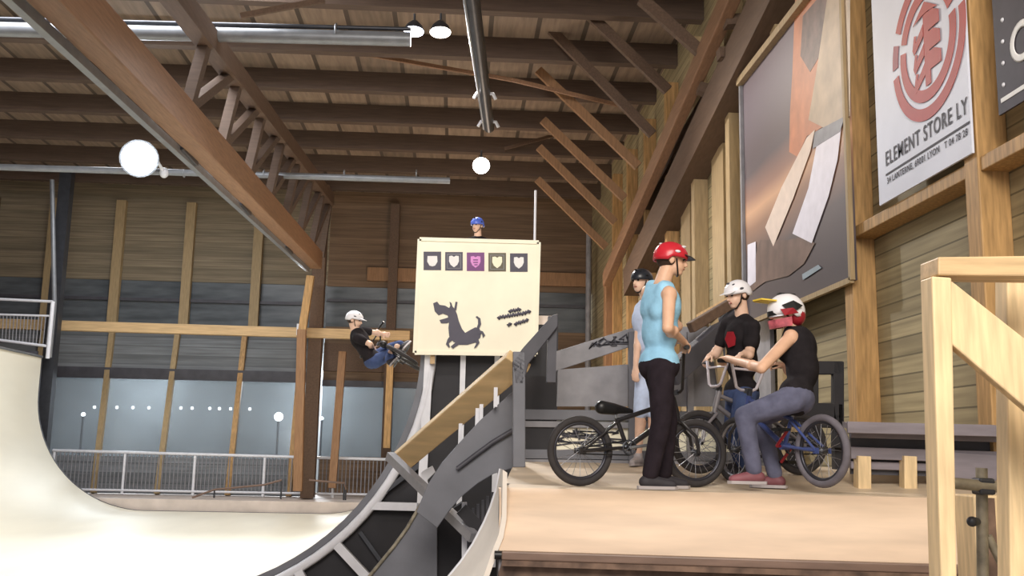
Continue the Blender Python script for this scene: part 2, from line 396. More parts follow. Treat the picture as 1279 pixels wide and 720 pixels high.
xw = [-4.4, at(445, 500, Y=YB).x, at(487, 500, Y=YB).x, 0.0]
for i in range(3):
    lab = ['big blue grey window pane right of the dark brown column', 'big blue grey window pane below the airborne rider', 'big blue grey window pane against the half-pipe rim'][i]
    struct(MB().box(((xw[i]+xw[i+1])/2, YB+0.06, 2.75), (xw[i+1]-xw[i], 0.03, 2.4)), 'window_%d' % (i+16), M_glass, lab, 'window')
struct(MB().box((-2.2, YB-0.06, 3.9), (4.4, 0.14, 0.2)), 'trim_6', M_greyd, 'dark transom over the windows beside the half-pipe rim', 'beam')
struct(MB().box((-2.2, YB-0.06, 4.75), (4.4, 0.12, 0.9)), 'trim_7', M_glulam_d, 'brown band between window rows behind the airborne rider', 'beam')
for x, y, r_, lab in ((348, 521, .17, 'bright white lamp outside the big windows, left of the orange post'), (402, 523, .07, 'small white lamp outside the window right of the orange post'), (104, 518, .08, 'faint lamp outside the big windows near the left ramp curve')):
    p = at(x, y, Y=38.5); t = thing('reflection_globe', p, lab, 'lamp')  # globe and pole added behind the glass to stand for a reflection
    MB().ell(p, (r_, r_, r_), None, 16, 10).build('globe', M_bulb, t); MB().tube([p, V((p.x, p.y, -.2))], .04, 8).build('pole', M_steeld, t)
x7 = at(735, 360, Y=31.5)
struct(MB().tube([(x7.x, 31.5, 0), (x7.x, 31.5, at(735, 292, Y=31.5).z)], 0.09), 'drain_pipe', M_greyl, 'thin grey upright pipe right of the cream sign', 'pipe')
pr = at(668, 300, Y=14.6); pt = at(669, 238, Y=14.6)
# outside, seen through the glass
struct(MB().box((-11, 40.0, 2.5), (22, 0.3, 9)), 'exterior_wall', M_ext, 'grey outer wall seen through the big windows', 'wall')
struct(MB().box((-11, 36.6, -0.3), (22, 7, 0.2)), 'exterior_ground', M_floor, 'ground outside the big windows', 'ground')
for i, x in enumerate((118, 146, 166, 186, 226, 240, 262, 274, 288, 312)):
    p = at(x, 509 + i*0.25, Y=36.0)
    tag(MB().ell(p, (0.055, 0.055, 0.055), n=10, m=6).build('string_bulb', M_bulb), 'small white bulb glowing in a row outside the big windows', 'bulb', 'row of bulbs outside the big windows')

# ------------------------------------------------------------------ roof timbers
pys = [13.05+2.25*k for k in range(9)]
for i, y in enumerate(pys):
    lab = 'long dark wood purlin under the ceiling, %s from the back wall' % ORD[8-i]
    struct(MB().box(((XL+XR)/2, y, ZC-0.23), (XR-XL, 0.22, 0.46)), 'roof_purlin', M_purlin, lab, 'roof beam', group='purlins under the ceiling')
# left lattice girder running down the hall
def ext(a, b, t0, t1):
    d = b-a; return a+d*t0, a+d*t1
lc0, lc1 = ext(at(95, 10, X=-4.15), at(392, 322, X=-4.25), -0.45, 1.03)
struct(MB().bar(lc0, lc1, 0.34, 0.52), 'roof_beam', M_glulam, 'broad orange brown glulam beam slanting down left of the grey pipes', 'roof beam', bevel=0.02)
o_ = V((-0.24, 0, -0.30))
struct(MB().bar(lc0+o_, lc1+o_, 0.10, 0.12), 'roof_batten', M_pipe, 'thin pale batten bolted along the underside of the broad glulam beam', 'roof beam')
for k, t in enumerate((0.50, 0.66, 0.86)):
    p = lc0.lerp(lc1, t)+V((-0.2, 0, -0.24))
    struct(MB().box(p, (0.12, 0.9, 0.14)), 'beam_plate', M_steeld, 'dark steel plate under the broad glulam beam, %s from the camera' % ORD[k], 'plate', group='plates under the glulam beam')
uc0, uc1 = ext(at(222, 0, X=-4.0), at(412, 250, X=-4.0), -0.3, 1.0)
struct(MB().bar(uc0, uc1, 0.26, 0.34), 'roof_beam', M_glulam_d, 'dark upper beam above the broad glulam beam on the left', 'roof beam')
n = 0
for k in range(8):
    y = 14.5+2.2*k
    a = lc0.lerp(lc1, (y-lc0.y)/(lc1.y-lc0.y)); c = uc0.lerp(uc1, min(1, (y+0.3-uc0.y)/(uc1.y-uc0.y)))
    struct(MB().bar(a+V((0.05, 0, 0.2)), c, 0.16, 0.2, V((0, 1, 0))), 'roof_strut', M_purlin, 'short web strut between the left glulam beams, %s from the camera' % ORD[k], 'strut', group='web struts of the left girder')
    c2 = uc0.lerp(uc1, min(1, (y+2.1-uc0.y)/(uc1.y-uc0.y)))
    struct(MB().bar(a+V((0.05, 0, 0.2)), c2, 0.14, 0.16, V((0, 1, 0))), 'roof_strut', M_purlin, 'slanted web brace between the left glulam beams, %s from the camera' % ORD[k], 'strut', group='web braces of the left girder')
    c3 = c+V((2.4, 0, ZC-0.5-c.z))
# columns at the far end of the left girder
xc = at(399, 330, Y=30.6).x
cb = MB().bar((xc, 30.6, ZF), (xc, 30.6, 9.9), 0.40, 0.36, V((0, 1, 0)))
struct(cb, 'roof_column', M_glulam_d, 'dark brown column carrying the left glulam beam', 'column', bevel=0.02)
a, c = at(388, 345, Y=29.9), at(372, 614, Y=29.9); k_ = at(377, 412, Y=29.9)
struct(MB().bar(k_, c, 0.26, 0.22, V((0, 1, 0))), 'roof_column', M_orange, 'orange timber post in front of the big windows', 'column', bevel=0.015)
struct(MB().bar(a, k_+V((0, 0, -0.2)), 0.22, 0.2, V((0, 1, 0))), 'roof_strut', M_post, 'short leaning timber on top of the orange post', 'strut')
a, c = at(428, 440, Y=31), at(415, 610, Y=30.6)
struct(MB().bar(a, c, 0.22, 0.2, V((0, 1, 0))), 'roof_column', M_orange, 'slim leaning timber right of the orange post', 'column')
a, c = at(489, 420, Y=31), at(483, 560, Y=30.8)
struct(MB().bar(a, c, 0.2, 0.2, V((0, 1, 0))), 'roof_column', M_post, 'slim leaning timber beside the half-pipe rim', 'column')
# right girder: a glulam rafter with slim braces
ra0, ra1 = at(764, 335, X=3.75), at(902, 20, X=3.85)
r0, r1 = ext(ra0, ra1, -0.08, 1.35)
struct(MB().bar(r0, r1, 0.20, 0.38), 'roof_beam', M_glulam, 'orange brown glulam rafter high along the right wall', 'roof beam', bevel=0.02)
q0, q1 = ext(at(800, 335, X=4.15), at(968, 0, X=4.15), -0.1, 1.3)
struct(MB().bar(q0, q1, 0.46, 0.66), 'roof_beam', M_glulam_d, 'dark wall plate beam above the poster', 'roof beam')
l0, l1 = ext(at(806, 262, X=4.22), at(925, 66, X=4.22), -0.2, 1.5)
struct(MB().bar(l0, l1, 0.3, 0.26), 'roof_beam', M_purlin, 'dark lower beam between rafter and wall posts', 'roof beam')
BR = [((874, 64), (801, -1)), ((834, 113), (715, -2)), ((815, 168), (660, 8)), ((797, 208), (672, 88)), ((780, 248), (678, 150)), ((768, 278), (673, 184)), ((757, 309), (671, 224))]
for i, (e, s) in enumerate(BR):
    p = at(*e, X=3.80); q = at(*s, Y=p.y)
    w = 0.19
    struct(MB().bar(p, q, w, w*0.6, V((0, 1, 0))), 'roof_brace', M_orange if i in (3, 4, 5, 6) else M_glulam_d, 'slim diagonal roof brace meeting the right rafter, %s from the camera' % ORD[i], 'roof brace', group='diagonal braces of the right rafter')
# short dark ties between rafter and plate
for i, (e, s) in enumerate([((905, 28), (950, 24)), ((897, 68), (938, 66)), ((872, 110), (905, 120))]):
    p = at(*e, X=3.85); q = at(*s, Y=p.y)
    struct(MB().bar(p, q, 0.22, 0.16), 'roof_tie', M_glulam_d, 'short dark tie between right rafter and wall plate, %s from the camera' % ORD[i], 'strut')
xq = at(765, 400, Y=27).x
struct(MB().bar((xq, 27, 0), (xq, 27, at(765, 338, Y=27).z), 0.44, 0.4, V((0, 1, 0))), 'roof_column', M_orange, 'orange column under the end of the right rafter', 'column', bevel=0.02)
xq = at(796, 400, Y=26).x
struct(MB().bar((xq, 26, 0), (xq, 26, 9.6), 0.30, 0.3, V((0, 1, 0))), 'roof_column', M_glulam_d, 'dark column right of the orange column', 'column')
# thin tie rods under the ceiling
for i, (e, s, y) in enumerate([((395, 57), (640, 100), 20.5), ((640, 100), (775, 132), 20.4), ((630, 186), (800, 140), 26), ((300, 20), (405, 0), 14)]):
    p, q = at(*e, Y=y), at(*s, Y=y+0.4)
    lab = ['long thin pale batten crossing the ceiling left of the hanging pipe', 'thin pale batten crossing the ceiling right of the hanging pipe', 'thin batten rising right from the round lamp', 'thin batten at the top edge above the silver duct'][i]
    struct(MB().bar(p, q, 0.06, 0.08), 'roof_batten', M_glulam if i < 2 else M_glulam_d, lab, 'batten')

# ------------------------------------------------------------------ right wall timbers
RP = [at(1221, 200, X=4.14).y+.11, 10.35, 12.7, 15.05, 17.4, 19.75, 22.1, 24.45, 26.8]
for i, y in enumerate(RP):
    b = MB().box((XR-0.13, y, 4.6), (0.26, 0.22, 9.8))
    struct(b, 'wall_post', M_post if i < 2 or i > 4 else M_postpale, 'upright timber post on the right wall, %s from the camera' % ORD[i], 'post', bevel=0.01, group='posts of the right wall')
zn = 4.25
for i in range(4):
    y0 = [5.2, RP[0]+.11, 10.46, 15.16][i]; y1 = [RP[0]-.11, 10.24, 12.59, 17.29][i]
    lab = ['horizontal timber between wall posts under the dark banner', 'horizontal timber between wall posts under the white logo banner', 'horizontal timber behind the large photo poster', 'horizontal timber left of the large photo poster'][i]
    struct(MB().box((XR-0.12, (y0+y1)/2, zn), (0.24, y1-y0, 0.12)), 'wall_nogging', M_post, lab, 'wall timber', bevel=0.008)
for i, y in enumerate((13.9, 16.2, 18.6)):
    struct(MB().box((XR-0.09, y, 4.4), (0.06, 0.75, 5.2)), 'wall_panel', M_postpale if i else M_greyl, 'pale upright panel on the right wall left of the poster, %s from the camera' % ORD[i], 'panel', group='pale panels of the right wall')

# ------------------------------------------------------------------ services: pipes and lamps
p, q = at(-30, 36, Y=15), at(513, 49, Y=15)
t = thing('ceiling_duct', p.lerp(q, 0.5), 'thick silver tube hung across the top left of the hall', 'tube')
MB().tube([p, q], 0.115, 14).build('duct_tube', M_pipe, t)
MB().tube([p+V((0, -.02, .16)), q+V((0, -.02, .16))], 0.035, 8).build('carrier_rail', M_steeld, t)
for x in (60, 235, 420):
    a = at(x, 40, Y=15); MB().torus(a, (q-p), 0.12, 0.018, 20, 6).build('clamp', M_steel, t)
p, q = at(-30, 208, Y=22), at(562, 226, Y=22)
t = thing('ceiling_duct', p.lerp(q, 0.5), 'slim silver tube hung across the hall carrying the floodlight', 'tube')
MB().tube([p, q], 0.075, 12).build('duct_tube', M_pipe, t)
for x in (230, 330, 430, 520):
    a = at(x, 217, Y=22); MB().torus(a, (q-p), 0.08, 0.014, 18, 6).build('clamp', M_steel, t)
p, q = at(588, -25, Y=12.8), at(611, 160, Y=18.4)
t = thing('hanging_pipe', p.lerp(q, 0.5), 'dark grey pipe running away under the middle of the ceiling', 'pipe')
MB().tube([p, q], 0.10, 14).build('pipe_body', M_steeld, t)
MB().tube([p+V((-.12, 0, -.02)), q+V((-.10, 0, -.02))], 0.025, 8).build('side_conduit', M_pipe, t)
for fy in (0.70, 0.94):
    c = p.lerp(q, fy)
    b = MB()
    for s in (-1, 1): b.tube([c+V((s*.03, 0, 0)), c+V((s*.14, -.05, -.02)), c+V((s*.19, -.05, -.12))], 0.03, 8)
    b.build('bracket', M_steelw, t)

def lamp(px, py, Y, r, m, label, aim=V((0, -0.5, -1)), squash=1.0):
    c = at(px, py, Y=Y); d = aim.normalized()
    t = thing('hall_lamp', c, label, 'lamp')
    _, s, u = frame(d); rot = Matrix((s, u, d)).transposed()
    MB().tube([c-d*r*1.1, c-d*r*0.6, c-d*r*0.05, c+d*r*0.02], [r*0.35, r*0.8, r*1.06, r*1.06], 20).build('housing', M_steeld, t)
    MB().ell(c+d*r*0.03, (r, r, r*0.28*squash), rot, 20, 10).build('lens', m, t)
    MB().tube([c-d*r*1.0, V((c.x, c.y, c.z+r*1.9))], 0.02, 8).build('hanger', M_steeld, t)
    return c
c1 = lamp(517, 39, 16.5, 0.17, M_lampcool, 'cool white lamp at the end of the thick silver tube', V((-.02, -.12, -1)))
c2 = lamp(550, 40, 16.5, 0.18, M_lampwarm, 'warm white lamp beside the cool lamp near the hanging pipe', V((.02, -.12, -1)))
c3 = lamp(601, 207, 22.0, 0.19, M_lampwarm, 'round warm lamp below the far end of the hanging pipe', V((0, -1, -.6)))
# floodlight
c = at(174, 198, Y=21.3); d = V((0.22, -1, -0.42)).normalized(); _, s, u = frame(d); rot = Matrix((s, u, d)).transposed()
t = thing('flood_light', c, 'large bluish white floodlight glaring at the left under the slim tube', 'floodlight')
MB().tube([c-d*.34, c-d*.2, c, c+d*.03], [.14, .24, .40, .41], 24).build('housing', M_steel, t)
MB().ell(c+d*.03, (.36, .36, .10), rot, 24, 10).build('lens', M_lampw, t)
e = at(205, 216, Y=21.95)
MB().tube([c-d*.2, c+V((.3, .2, .05)), e], 0.035, 8).build('bracket', M_steelw, t)
MB().ell(e, (.10, .10, .12), None, 12, 8).build('swivel', M_steelw, t)
CFLOOD, DFLOOD = c, d

# ------------------------------------------------------------------ long timber rail and balustrade in front of the windows
p, q = at(-30, 404, Y=30.4), at(512, 420, Y=30.4)
t = thing('timber_rail', p, 'long pale timber rail crossing in front of the big windows', 'rail')
MB().bar(p, q, 0.22, 0.30).build('rail_beam', M_railwood, t, bevel=0.02)
MB().box(at(377, 412, Y=30.2), (0.3, 0.1, 0.34)).build('joint_plate', M_steelw, t)
p, q = at(66, 563, Y=31.0), at(505, 575, Y=31.0)
t = thing('balustrade', V(((p.x+q.x)/2, 31.0, ZF)), 'pale metal balustrade with thin uprights under the big windows', 'railing')
MB().tube([p, q], 0.045, 8).build('top_rail', M_steelw, t)
pb, qb = V((p.x, 31.0, ZF+0.12)), V((q.x, 31.0, ZF+0.12))
MB().tube([pb, qb], 0.035, 8).build('bottom_rail', M_steelw, t)
b = MB()
for k in range(91):
    f = k/90; b.tube([p.lerp(q, f), pb.lerp(qb, f)], 0.018, 5)
b.build('upright_bars', M_greyl, t)
for k in range(6):
    f = (k+.02)/5.04; a = p.lerp(q, f); MB().tube([a+V((0, .02, 0)), V((a.x, 31.02, ZF))], 0.045, 8).build('post', M_steelw, t)
# low grind rails on the pale floor
for nm, pts, lab in (('grind_rail', [(240, 622), (268, 612), (330, 606), (352, 600)], 'thin low grind rail on the pale floor left of the orange post'), ('grind_rail', [(386, 600), (430, 604), (432, 612)], 'thin low grind rail on the pale floor right of the orange post')):
    P = [at(x, y, Y=29.9) for x, y in pts]
    t = thing(nm, V((P[0].x, 29.9, ZF)), lab, 'rail')
    MB().tube(P, 0.03, 8).build('rail_bar', M_coping, t)
    for a in (P[1], P[-1]):
        if a.z > ZF+.05: MB().tube([a, V((a.x, a.y, ZF))], 0.025, 8).build('leg', M_steeld, t)
# ================================================================== HALF-PIPE
Y0, Y1 = 13.3, 29.0
XLIP_L, XLIP_R, RAD = at(52, 446, Y=Y1).x, at(527, 450, Y=Y0).x, 3.2
ZL, ZRT = at(52, 446, Y=Y1).z, 3.70
def arc_r(off=0.0, n=20):      # right transition from flat up to lip, pushed outwards by off
    P = [(XLIP_R-RAD + (RAD+off)*math.sin(PI/2*k/n), RAD-(RAD+off)*math.cos(PI/2*k/n)) for k in range(n+1)]
    return P + [(XLIP_R+off, ZRT)]
def arc_l(off=0.0, n=20):      # left lip down to flat
    P = [(XLIP_L+RAD - (RAD+off)*math.cos(PI/2*k/n), RAD-(RAD+off)*math.sin(PI/2*k/n)) for k in range(n+1)]
    return [(XLIP_L-off, ZL)] + P
prof = arc_l() + arc_r(); profo = arc_l(0.12) + arc_r(0.12)
hp = thing('half_pipe', ((XLIP_L+XLIP_R)/2, (Y0+Y1)/2, 0), 'cream vert half-pipe with dark rim and white steel frame', 'half-pipe')
A = [V((x, Y0, z)) for x, z in prof]; B = [V((x, Y1, z)) for x, z in prof]
T = [V((xo-x, 0, zo-z))*.55 for (x, z), (xo, zo) in zip(prof, profo)]
MB().slab(A, B, T).build('riding_surface', M_cream, hp)
for yy in (Y0-0.06, Y1):
    pi_, po_ = arc_l(-0.01) + arc_r(-0.01), arc_l(0.07) + arc_r(0.07)
    A = [V((x, yy, z)) for x, z in pi_]; B = [V((x, yy+0.06, z)) for x, z in pi_]
    T = [V((xo-x, 0, zo-z)) for (x, z), (xo, zo) in zip(pi_, po_)]
    MB().slab(A, B, T).build('rim_edge', M_greyd if yy > Y0 else M_grey, hp)
MB().tube([(XLIP_R-.01, Y0, ZRT), (XLIP_R-.01, Y1, ZRT)], 0.035, 10).build('lip_pipe', M_steel, hp)
MB().tube([(XLIP_L+.01, Y0, ZL), (XLIP_L+.01, Y1, ZL)], 0.035, 10).build('lip_pipe', M_steel, hp)
# white steel frame on the near end
P = [V((x, Y0-0.1, z)) for x, z in arc_r(0.135)[3:]]
MB().tube(P, 0.06, 8).build('curved_frame_tube', M_steelw, hp)
zb = at(490, 633, Y=Y0-.1).z; xa = at(531, 600, Y=Y0-.1).x
MB().bar(V((xa-.04, Y0-.1, zb-.05)), V((xa+.01, Y0-.1, ZRT)), 0.11, 0.1, V((0, 1, 0))).build('frame_upright', M_steelw, hp)
MB().bar(at(464, 632, Y=Y0-.1), V((xa, Y0-.1, zb)), 0.1, 0.10).build('frame_rib', M_steelw, hp)
MB().bar(at(421, 681, Y=Y0-.1), at(459, 722, Y=Y0-.1), 0.1, 0.11).build('frame_rib', M_steelw, hp)
MB().bar(at(372, 712, Y=Y0-.1), at(395, 760, Y=Y0-.1), 0.1, 0.11).build('frame_rib', M_steelw, hp)
MB().bar(at(481, 614, Y=Y0-.1), V((xa, Y0-.1, at(530, 575, Y=Y0-.1).z)), 0.06, 0.06).build('frame_rib', M_steeld, hp)
MB().bar(at(450, 665, Y=Y0-.05), at(475, 700, Y=Y0-.05), 0.05, 0.05).build('frame_rib', M_steeld, hp)
for px_ in (577, 620):
    x = at(px_, 500, Y=Y0-.05).x; MB().bar((x, Y0-.05, 0.4), (x, Y0-.05, ZRT-.2), 0.07, 0.07, V((0, 1, 0))).build('frame_upright', M_steelw, hp)
# black plywood closing the end under the curve, and the back of the platform
oc = [(x, z) for x, z in arc_r(0.12)]
poly = [V((x, Y0+.02, z)) for x, z in oc] + [V((1.30, Y0+.02, ZRT)), V((1.30, Y0+.02, -0.2)), V((oc[0][0], Y0+.02, -0.2))]
MB().prism(poly, (0, 0.04, 0)).build('end_panel', M_black, hp)
MB().box(((XLIP_R+1.3)/2+.05, (Y0+Y1)/2, ZRT-.08), (1.3-XLIP_R-.1, Y1-Y0, 0.12)).build('platform', M_floorp, hp)
MB().box((1.30, (Y0+Y1)/2, 1.75), (0.05, Y1-Y0, 3.7)).build('side_panel', M_black, hp)
MB().box((XLIP_L-1.9, (Y0+Y1)/2, ZL-.10), (3.6, Y1-Y0, 0.12)).build('platform', M_floorp, hp)
MB().box((XLIP_L-1.9, Y1-.03, ZL-.1), (3.6, 0.08, 0.5)).build('fascia', M_greyd, hp)
# guard rail on the left platform
p, q = at(-40, 372, Y=Y1-.1), at(66, 377, Y=Y1-.1)
t = thing('guard_rail', V(((p.x+q.x)/2, Y1-.1, ZL)), 'pale metal guard rail on the left platform of the half-pipe', 'railing')
MB().tube([p, q], 0.04, 8).build('top_rail', M_steelw, t)
p2, q2 = at(-40, 392, Y=Y1-.1), at(66, 395, Y=Y1-.1); p3, q3 = at(-40, 420, Y=Y1-.1), at(62, 433, Y=Y1-.1)
MB().tube([p2, q2], 0.03, 8).build('middle_rail', M_steelw, t); MB().tube([p3, q3], 0.04, 8).build('bottom_rail', M_steelw, t)
MB().tube([q, V((q.x, q.y, ZL-.05))], 0.06, 8).build('post', M_steelw, t)
b = MB()
for k in range(24):
    f = k/24; b.tube([p2.lerp(q2, f), p3.lerp(q3, f)], 0.014, 5)
b.build('upright_bars', M_greyl, t)
xq = at(72, 350, Y=29.6).x
struct(MB().bar((xq, 29.6, 0), (xq, 29.6, 9.9), 0.34, 0.3, V((0, 1, 0))), 'roof_column', M_steeld, 'dark steel column behind the left lip of the half-pipe', 'column')
p, q = at(65, 225, Y=29.2), at(68, 380, Y=29.2)
tag(MB().tube([p, q, V((q.x, q.y, ZL))], 0.07, 8).build('cable_conduit', M_pipe), 'thin pale conduit running up the dark column on the left', 'pipe')

# ------------------------------------------------------------------ cream sign board on the platform edge
YS = 13.0
def on(px, py, d=0.0): return at(px, py, Y=YS-d)
t = thing('sign_board', on(596, 442), 'cream sign board with five square emblems and grey animal print', 'sign')
MB().prism([on(524, 299), on(673, 303), on(669, 443), on(518, 441)], (0, 0.04, 0)).build('board_panel', M_board, t)
b = MB(); E = [(524, 299), (673, 303), (669, 443), (518, 441)]
for i in range(4):
    b.bar(on(*E[i], .0), on(*E[(i+1) % 4], .0), 0.05, 0.03, V((0, 1, 0)))
b.build('edge_trim', M_board, t)
EM = [M_ink, M_white, M_purple, M_pink, M_olive, M_creamp, M_greyl]
for i, cx in enumerate((540, 567, 594, 621, 648)):
    cy = 326.0+0.02*(cx-540); b = MB()
    rect = lambda w, h, d: [on(cx-w, cy-h, d), on(cx+w, cy-h, d), on(cx+w, cy+h, d), on(cx-w, cy+h, d)]
    fm, im = [(0, 1), (0, 1), (2, 3), (4, 5), (0, 1)][i]
    b.prism(rect(11.0, 11.5, .008), (0, .007, 0), fm)
    if i in (1, 2, 3, 4):
        b.prism(rect(8.6, 9.1, .010), (0, .001, 0), 6 if i in (1, 3) else fm)
        b.prism(rect(7.9, 8.4, .012), (0, .001, 0), fm)
    sh = [(-6, -6.5), (-2.4, -7), (0, -5.4), (2.4, -7), (6, -6.5), (6.2, 0), (4.2, 4.4), (0, 7.6), (-4.2, 4.4), (-6.2, 0)]
    if i == 0: sh = [(-6, -6), (6, -6), (6.4, 1), (3.5, 6), (0, 7), (-3.5, 6), (-6.4, 1)]
    b.prism([on(cx+u_, cy+v_, .016) for u_, v_ in sh], (0, .003, 0), im)
    if i == 2:
        for q_ in ((-3, -3, 3, -1.5), (-3, 0.2, 3, 1.6), (-1.5, 3.2, 2.5, 4.6)):
            b.prism([on(cx+q_[0], cy+q_[1], .019), on(cx+q_[2], cy+q_[1], .019), on(cx+q_[2], cy+q_[3], .019), on(cx+q_[0], cy+q_[3], .019)], (0, .002, 0), 2)
    b.build('square_emblem', EM, t)
b = MB()
# long-eared galloping animal in plain silhouette
BD = [.010]
def blob(pts, mi=0):
    BD[0] += .0012; b.prism([on(x, y, BD[0]) for x, y in pts], (0, .008, 0), mi)
blob([(541, 379), (546, 377), (549, 381), (556, 382), (561, 385), (563, 381), (568, 386), (571, 393), (573, 401), (577, 411), (581, 416), (588, 412), (594, 409), (599, 411), (601, 416), (600, 422), (594, 428), (584, 431), (574, 431), (566, 427), (561, 420), (560, 410), (561, 401), (559, 394), (553, 392), (548, 394), (543, 389)])
blob([(549, 400), (556, 398), (562, 396), (563, 402), (558, 404), (551, 404)])
blob([(563, 386), (561.5, 377), (564, 379), (566, 386)]); blob([(567, 387), (569, 377), (571.5, 377.5), (570, 388)])
blob([(595, 411), (597, 405), (597, 399), (594, 396), (596, 395), (600, 398), (601, 405), (598, 412)])
blob([(562, 420), (559, 424), (557, 430), (561, 435), (562, 433), (560.5, 429), (565, 425)])
blob([(569, 428), (563, 433), (566, 436), (568, 434), (574, 430)])
blob([(596, 412), (603, 414), (606, 419), (603, 422), (602, 417), (597, 418)])
blob([(592, 425), (595, 429), (592, 435), (595, 434), (599, 428), (597, 423)])
b.build('animal_print', EM, t)
# hand lettering, too blurred to read: three rows of brush strokes
b = MB()
def stroke(pts, w=.022): b.tube([on(x, y, .012) for x, y in pts], w, 6)
rows = [((636, 389), (650, 386.5), 5), ((655, 391), (662, 389), 3), ((622, 397), (657, 391), 11), ((643, 405), (659, 400), 6), ((634.5, 406), (638, 405), 2)]
for (x0, y0), (x1, y1), n in rows:
    P = []
    for k in range(n*2+1):
        f = k/(n*2); P.append((lerp(x0, x1, f), lerp(y0, y1, f) + (1.5 if k % 2 else -1.5)*(0.7+0.3*math.sin(k*1.7))))
    stroke(P)
b.build('brush_lettering', M_ink, t)
for px_ in (545, 640):
    MB().bar(on(px_, 300, -.08), V((on(px_, 300, -.08).x, YS+.08, on(0, 441).z-.0)), 0.06, 0.06, V((0, 1, 0))).build('back_batten', M_railwood, t)
t = thing('flag_pole', at(669, 402, Y=14.6), 'thin pale upright rod behind the top right corner of the cream sign', 'pole')
MB().tube([V((pr.x, 14.6, ZRT)), V((pt.x, 14.6, pt.z))], 0.018, 8).build('rod', M_steelw, t)
MB().tube([V((pr.x, 14.6, ZRT-.02)), V((pr.x, 14.6, ZRT+.04))], 0.06, 12).build('foot_plate', M_steel, t)

# ================================================================== STAIR AND GREY SIDE PANELS
t = thing('ramp_stair', at(600, 700, Y=10.5), 'grey painted stair side with sloping pine handrail board', 'stair')
pa, pb = at(497, 580, Y=11.4), at(648, 451, Y=8.9)
MB().bar(pa, pb, 0.24, 0.10, V((0.55, -0.35, 0.75))).build('handrail_board', M_stairpine, t, bevel=0.012)
P9 = lambda x, y, Y=9.4: at(x, y, Y=Y)
def panel(name, pts, m, Y, th=0.05):
    return MB().prism([at(x, y, Y=Y) for x, y in pts], (0, th, 0)).build(name, m, t, bevel=0.006)
panel('side_panel', [(641, 489), (641, 585), (617, 592), (597, 604), (575, 622), (560, 640), (546, 660), (520, 640), (534, 606), (552, 578), (575, 552), (600, 525)], M_grey, 9.4)
panel('side_panel', [(525, 632), (546, 655), (546, 735), (450, 735), (474, 706), (492, 684), (508, 662)], M_grey, 10.4)
b = MB()
e = [(526, 630), (508, 661), (492, 683), (474, 705), (450, 734)]
b.tube([at(x, y, Y=10.38) for x, y in e], 0.018, 8); b.build('lit_panel_edge', M_scaff, t)  # pale tube paints the lit edge of the lower side panel
b = MB(); b.tube([at(x, y, Y=9.36) for x, y in [(571, 586), (592, 570), (615, 553), (640, 538)]], 0.022, 8); b.build('panel_groove', M_greyd, t)
panel('dark_gap_box', [(546, 655), (560, 640), (577, 628), (577, 735), (546, 735)], M_black, 10.6, 0.3)  # black box filling the dark gap beside the side panels
b = MB().bar(at(487, 570, Y=10.9), at(592, 672, Y=9.6), 0.09, 0.09); b.build('diagonal_brace', M_greyl, t)
MB().bar(at(580, 628, Y=9.9), at(580, 740, Y=9.9), 0.05, 0.05, V((0, 1, 0))).build('upright', M_steelw, t)
for (x, y, Y) in ((575, 540, 9.6), (596, 521, 9.45), (601, 516, 9.45), (619, 495, 9.3)):
    p = at(x, y, Y=Y); MB().bar(p+V((0, 0, .08)), p+V((0, 0, -.10)), 0.035, 0.03, V((0, 1, 0))).build('bracket', M_steelw, t)
panel('top_bracket', [(526, 590), (540, 582), (544, 590), (534, 600), (536, 612), (526, 612)], M_steelw, 11.3, 0.04)
b = MB().bar(at(576, 636, Y=9.7), at(598, 660, Y=9.7), 0.05, 0.12); b.build('dark_brace', M_black, t)
b = MB()
for k in range(7):
    x = 585+k*6; b.bar(at(x, 640-k*5, Y=9.9), at(x, 690, Y=9.9), 0.025, 0.025, V((0, 1, 0)))
b.build('dark_slats', M_greyd, t)
b = MB().bar(at(648, 440, Y=8.9), at(648, 584, Y=8.9), 0.11, 0.10, V((0, 1, 0))); b.build('newel_post', M_grey, t, bevel=0.008)
b = MB().prism([at(x, y, Y=8.85) for x, y in [(640, 452), (654, 434), (690, 394), (697, 392), (697, 408), (660, 455), (654, 480), (643, 480)]], (0, .06, 0)); b.build('guard_panel', M_greyd, t, bevel=0.008)
b = MB().bar(at(690, 396, Y=8.95), at(688, 478, Y=8.95), 0.08, 0.08, V((0, 1, 0))); b.build('guard_upright', M_greyd, t)

# ================================================================== DECK THE RIDERS STAND ON
ZD = 1.64
yl = lambda x: 6.98 - 0.16*(x-0.31)        # lip line, nearer on the right
t = thing('riding_deck', (2.0, 7.6, 0), 'pale plywood deck with steep front face and worn brown base', 'ramp')
x0, x1 = 0.30, 4.14
A = []; B = []
for dy, z in [(3.05, 1.79), (2.2, 1.77), (1.35, 1.70), (0.8, ZD), (0.0, ZD), (-.06, 1.615), (-.11, 1.57), (-.16, 1.48), (-.20, 1.36), (-.225, 1.24)]:
    A.append(V((x0+max(0, dy)*.105, yl(x0)+dy, z))); B.append(V((x1, yl(x1)+dy, z)))
bm_ = MB(); bm_.slab(A[:5], B[:5], V((0, 0, -.06))); bm_.build('deck_top', M_decktop, t)
bm_ = MB(); bm_.slab(A[4:], B[4:], V((0, .05, -.02))); bm_.build('front_face', M_deckface, t)
p, q = V((x0+.02, yl(x0)-.26, 1.215)), V((x1, yl(x1)-.26, 1.215))
MB().bar(p, q, 0.07, 0.055).build('lip_timber', M_coping, t, bevel=0.008)
MB().bar(p+V((0, -.03, -.045)), q+V((0, -.03, -.045)), 0.05, 0.035).build('lip_lower_strip', M_brownply, t)  # brown ply strip just below the lip timber
MB().tube([p+V((-.05, 0, 0)), p+V((.10, 0, 0))], 0.028, 14).build('pipe_end', M_blackplas, t)
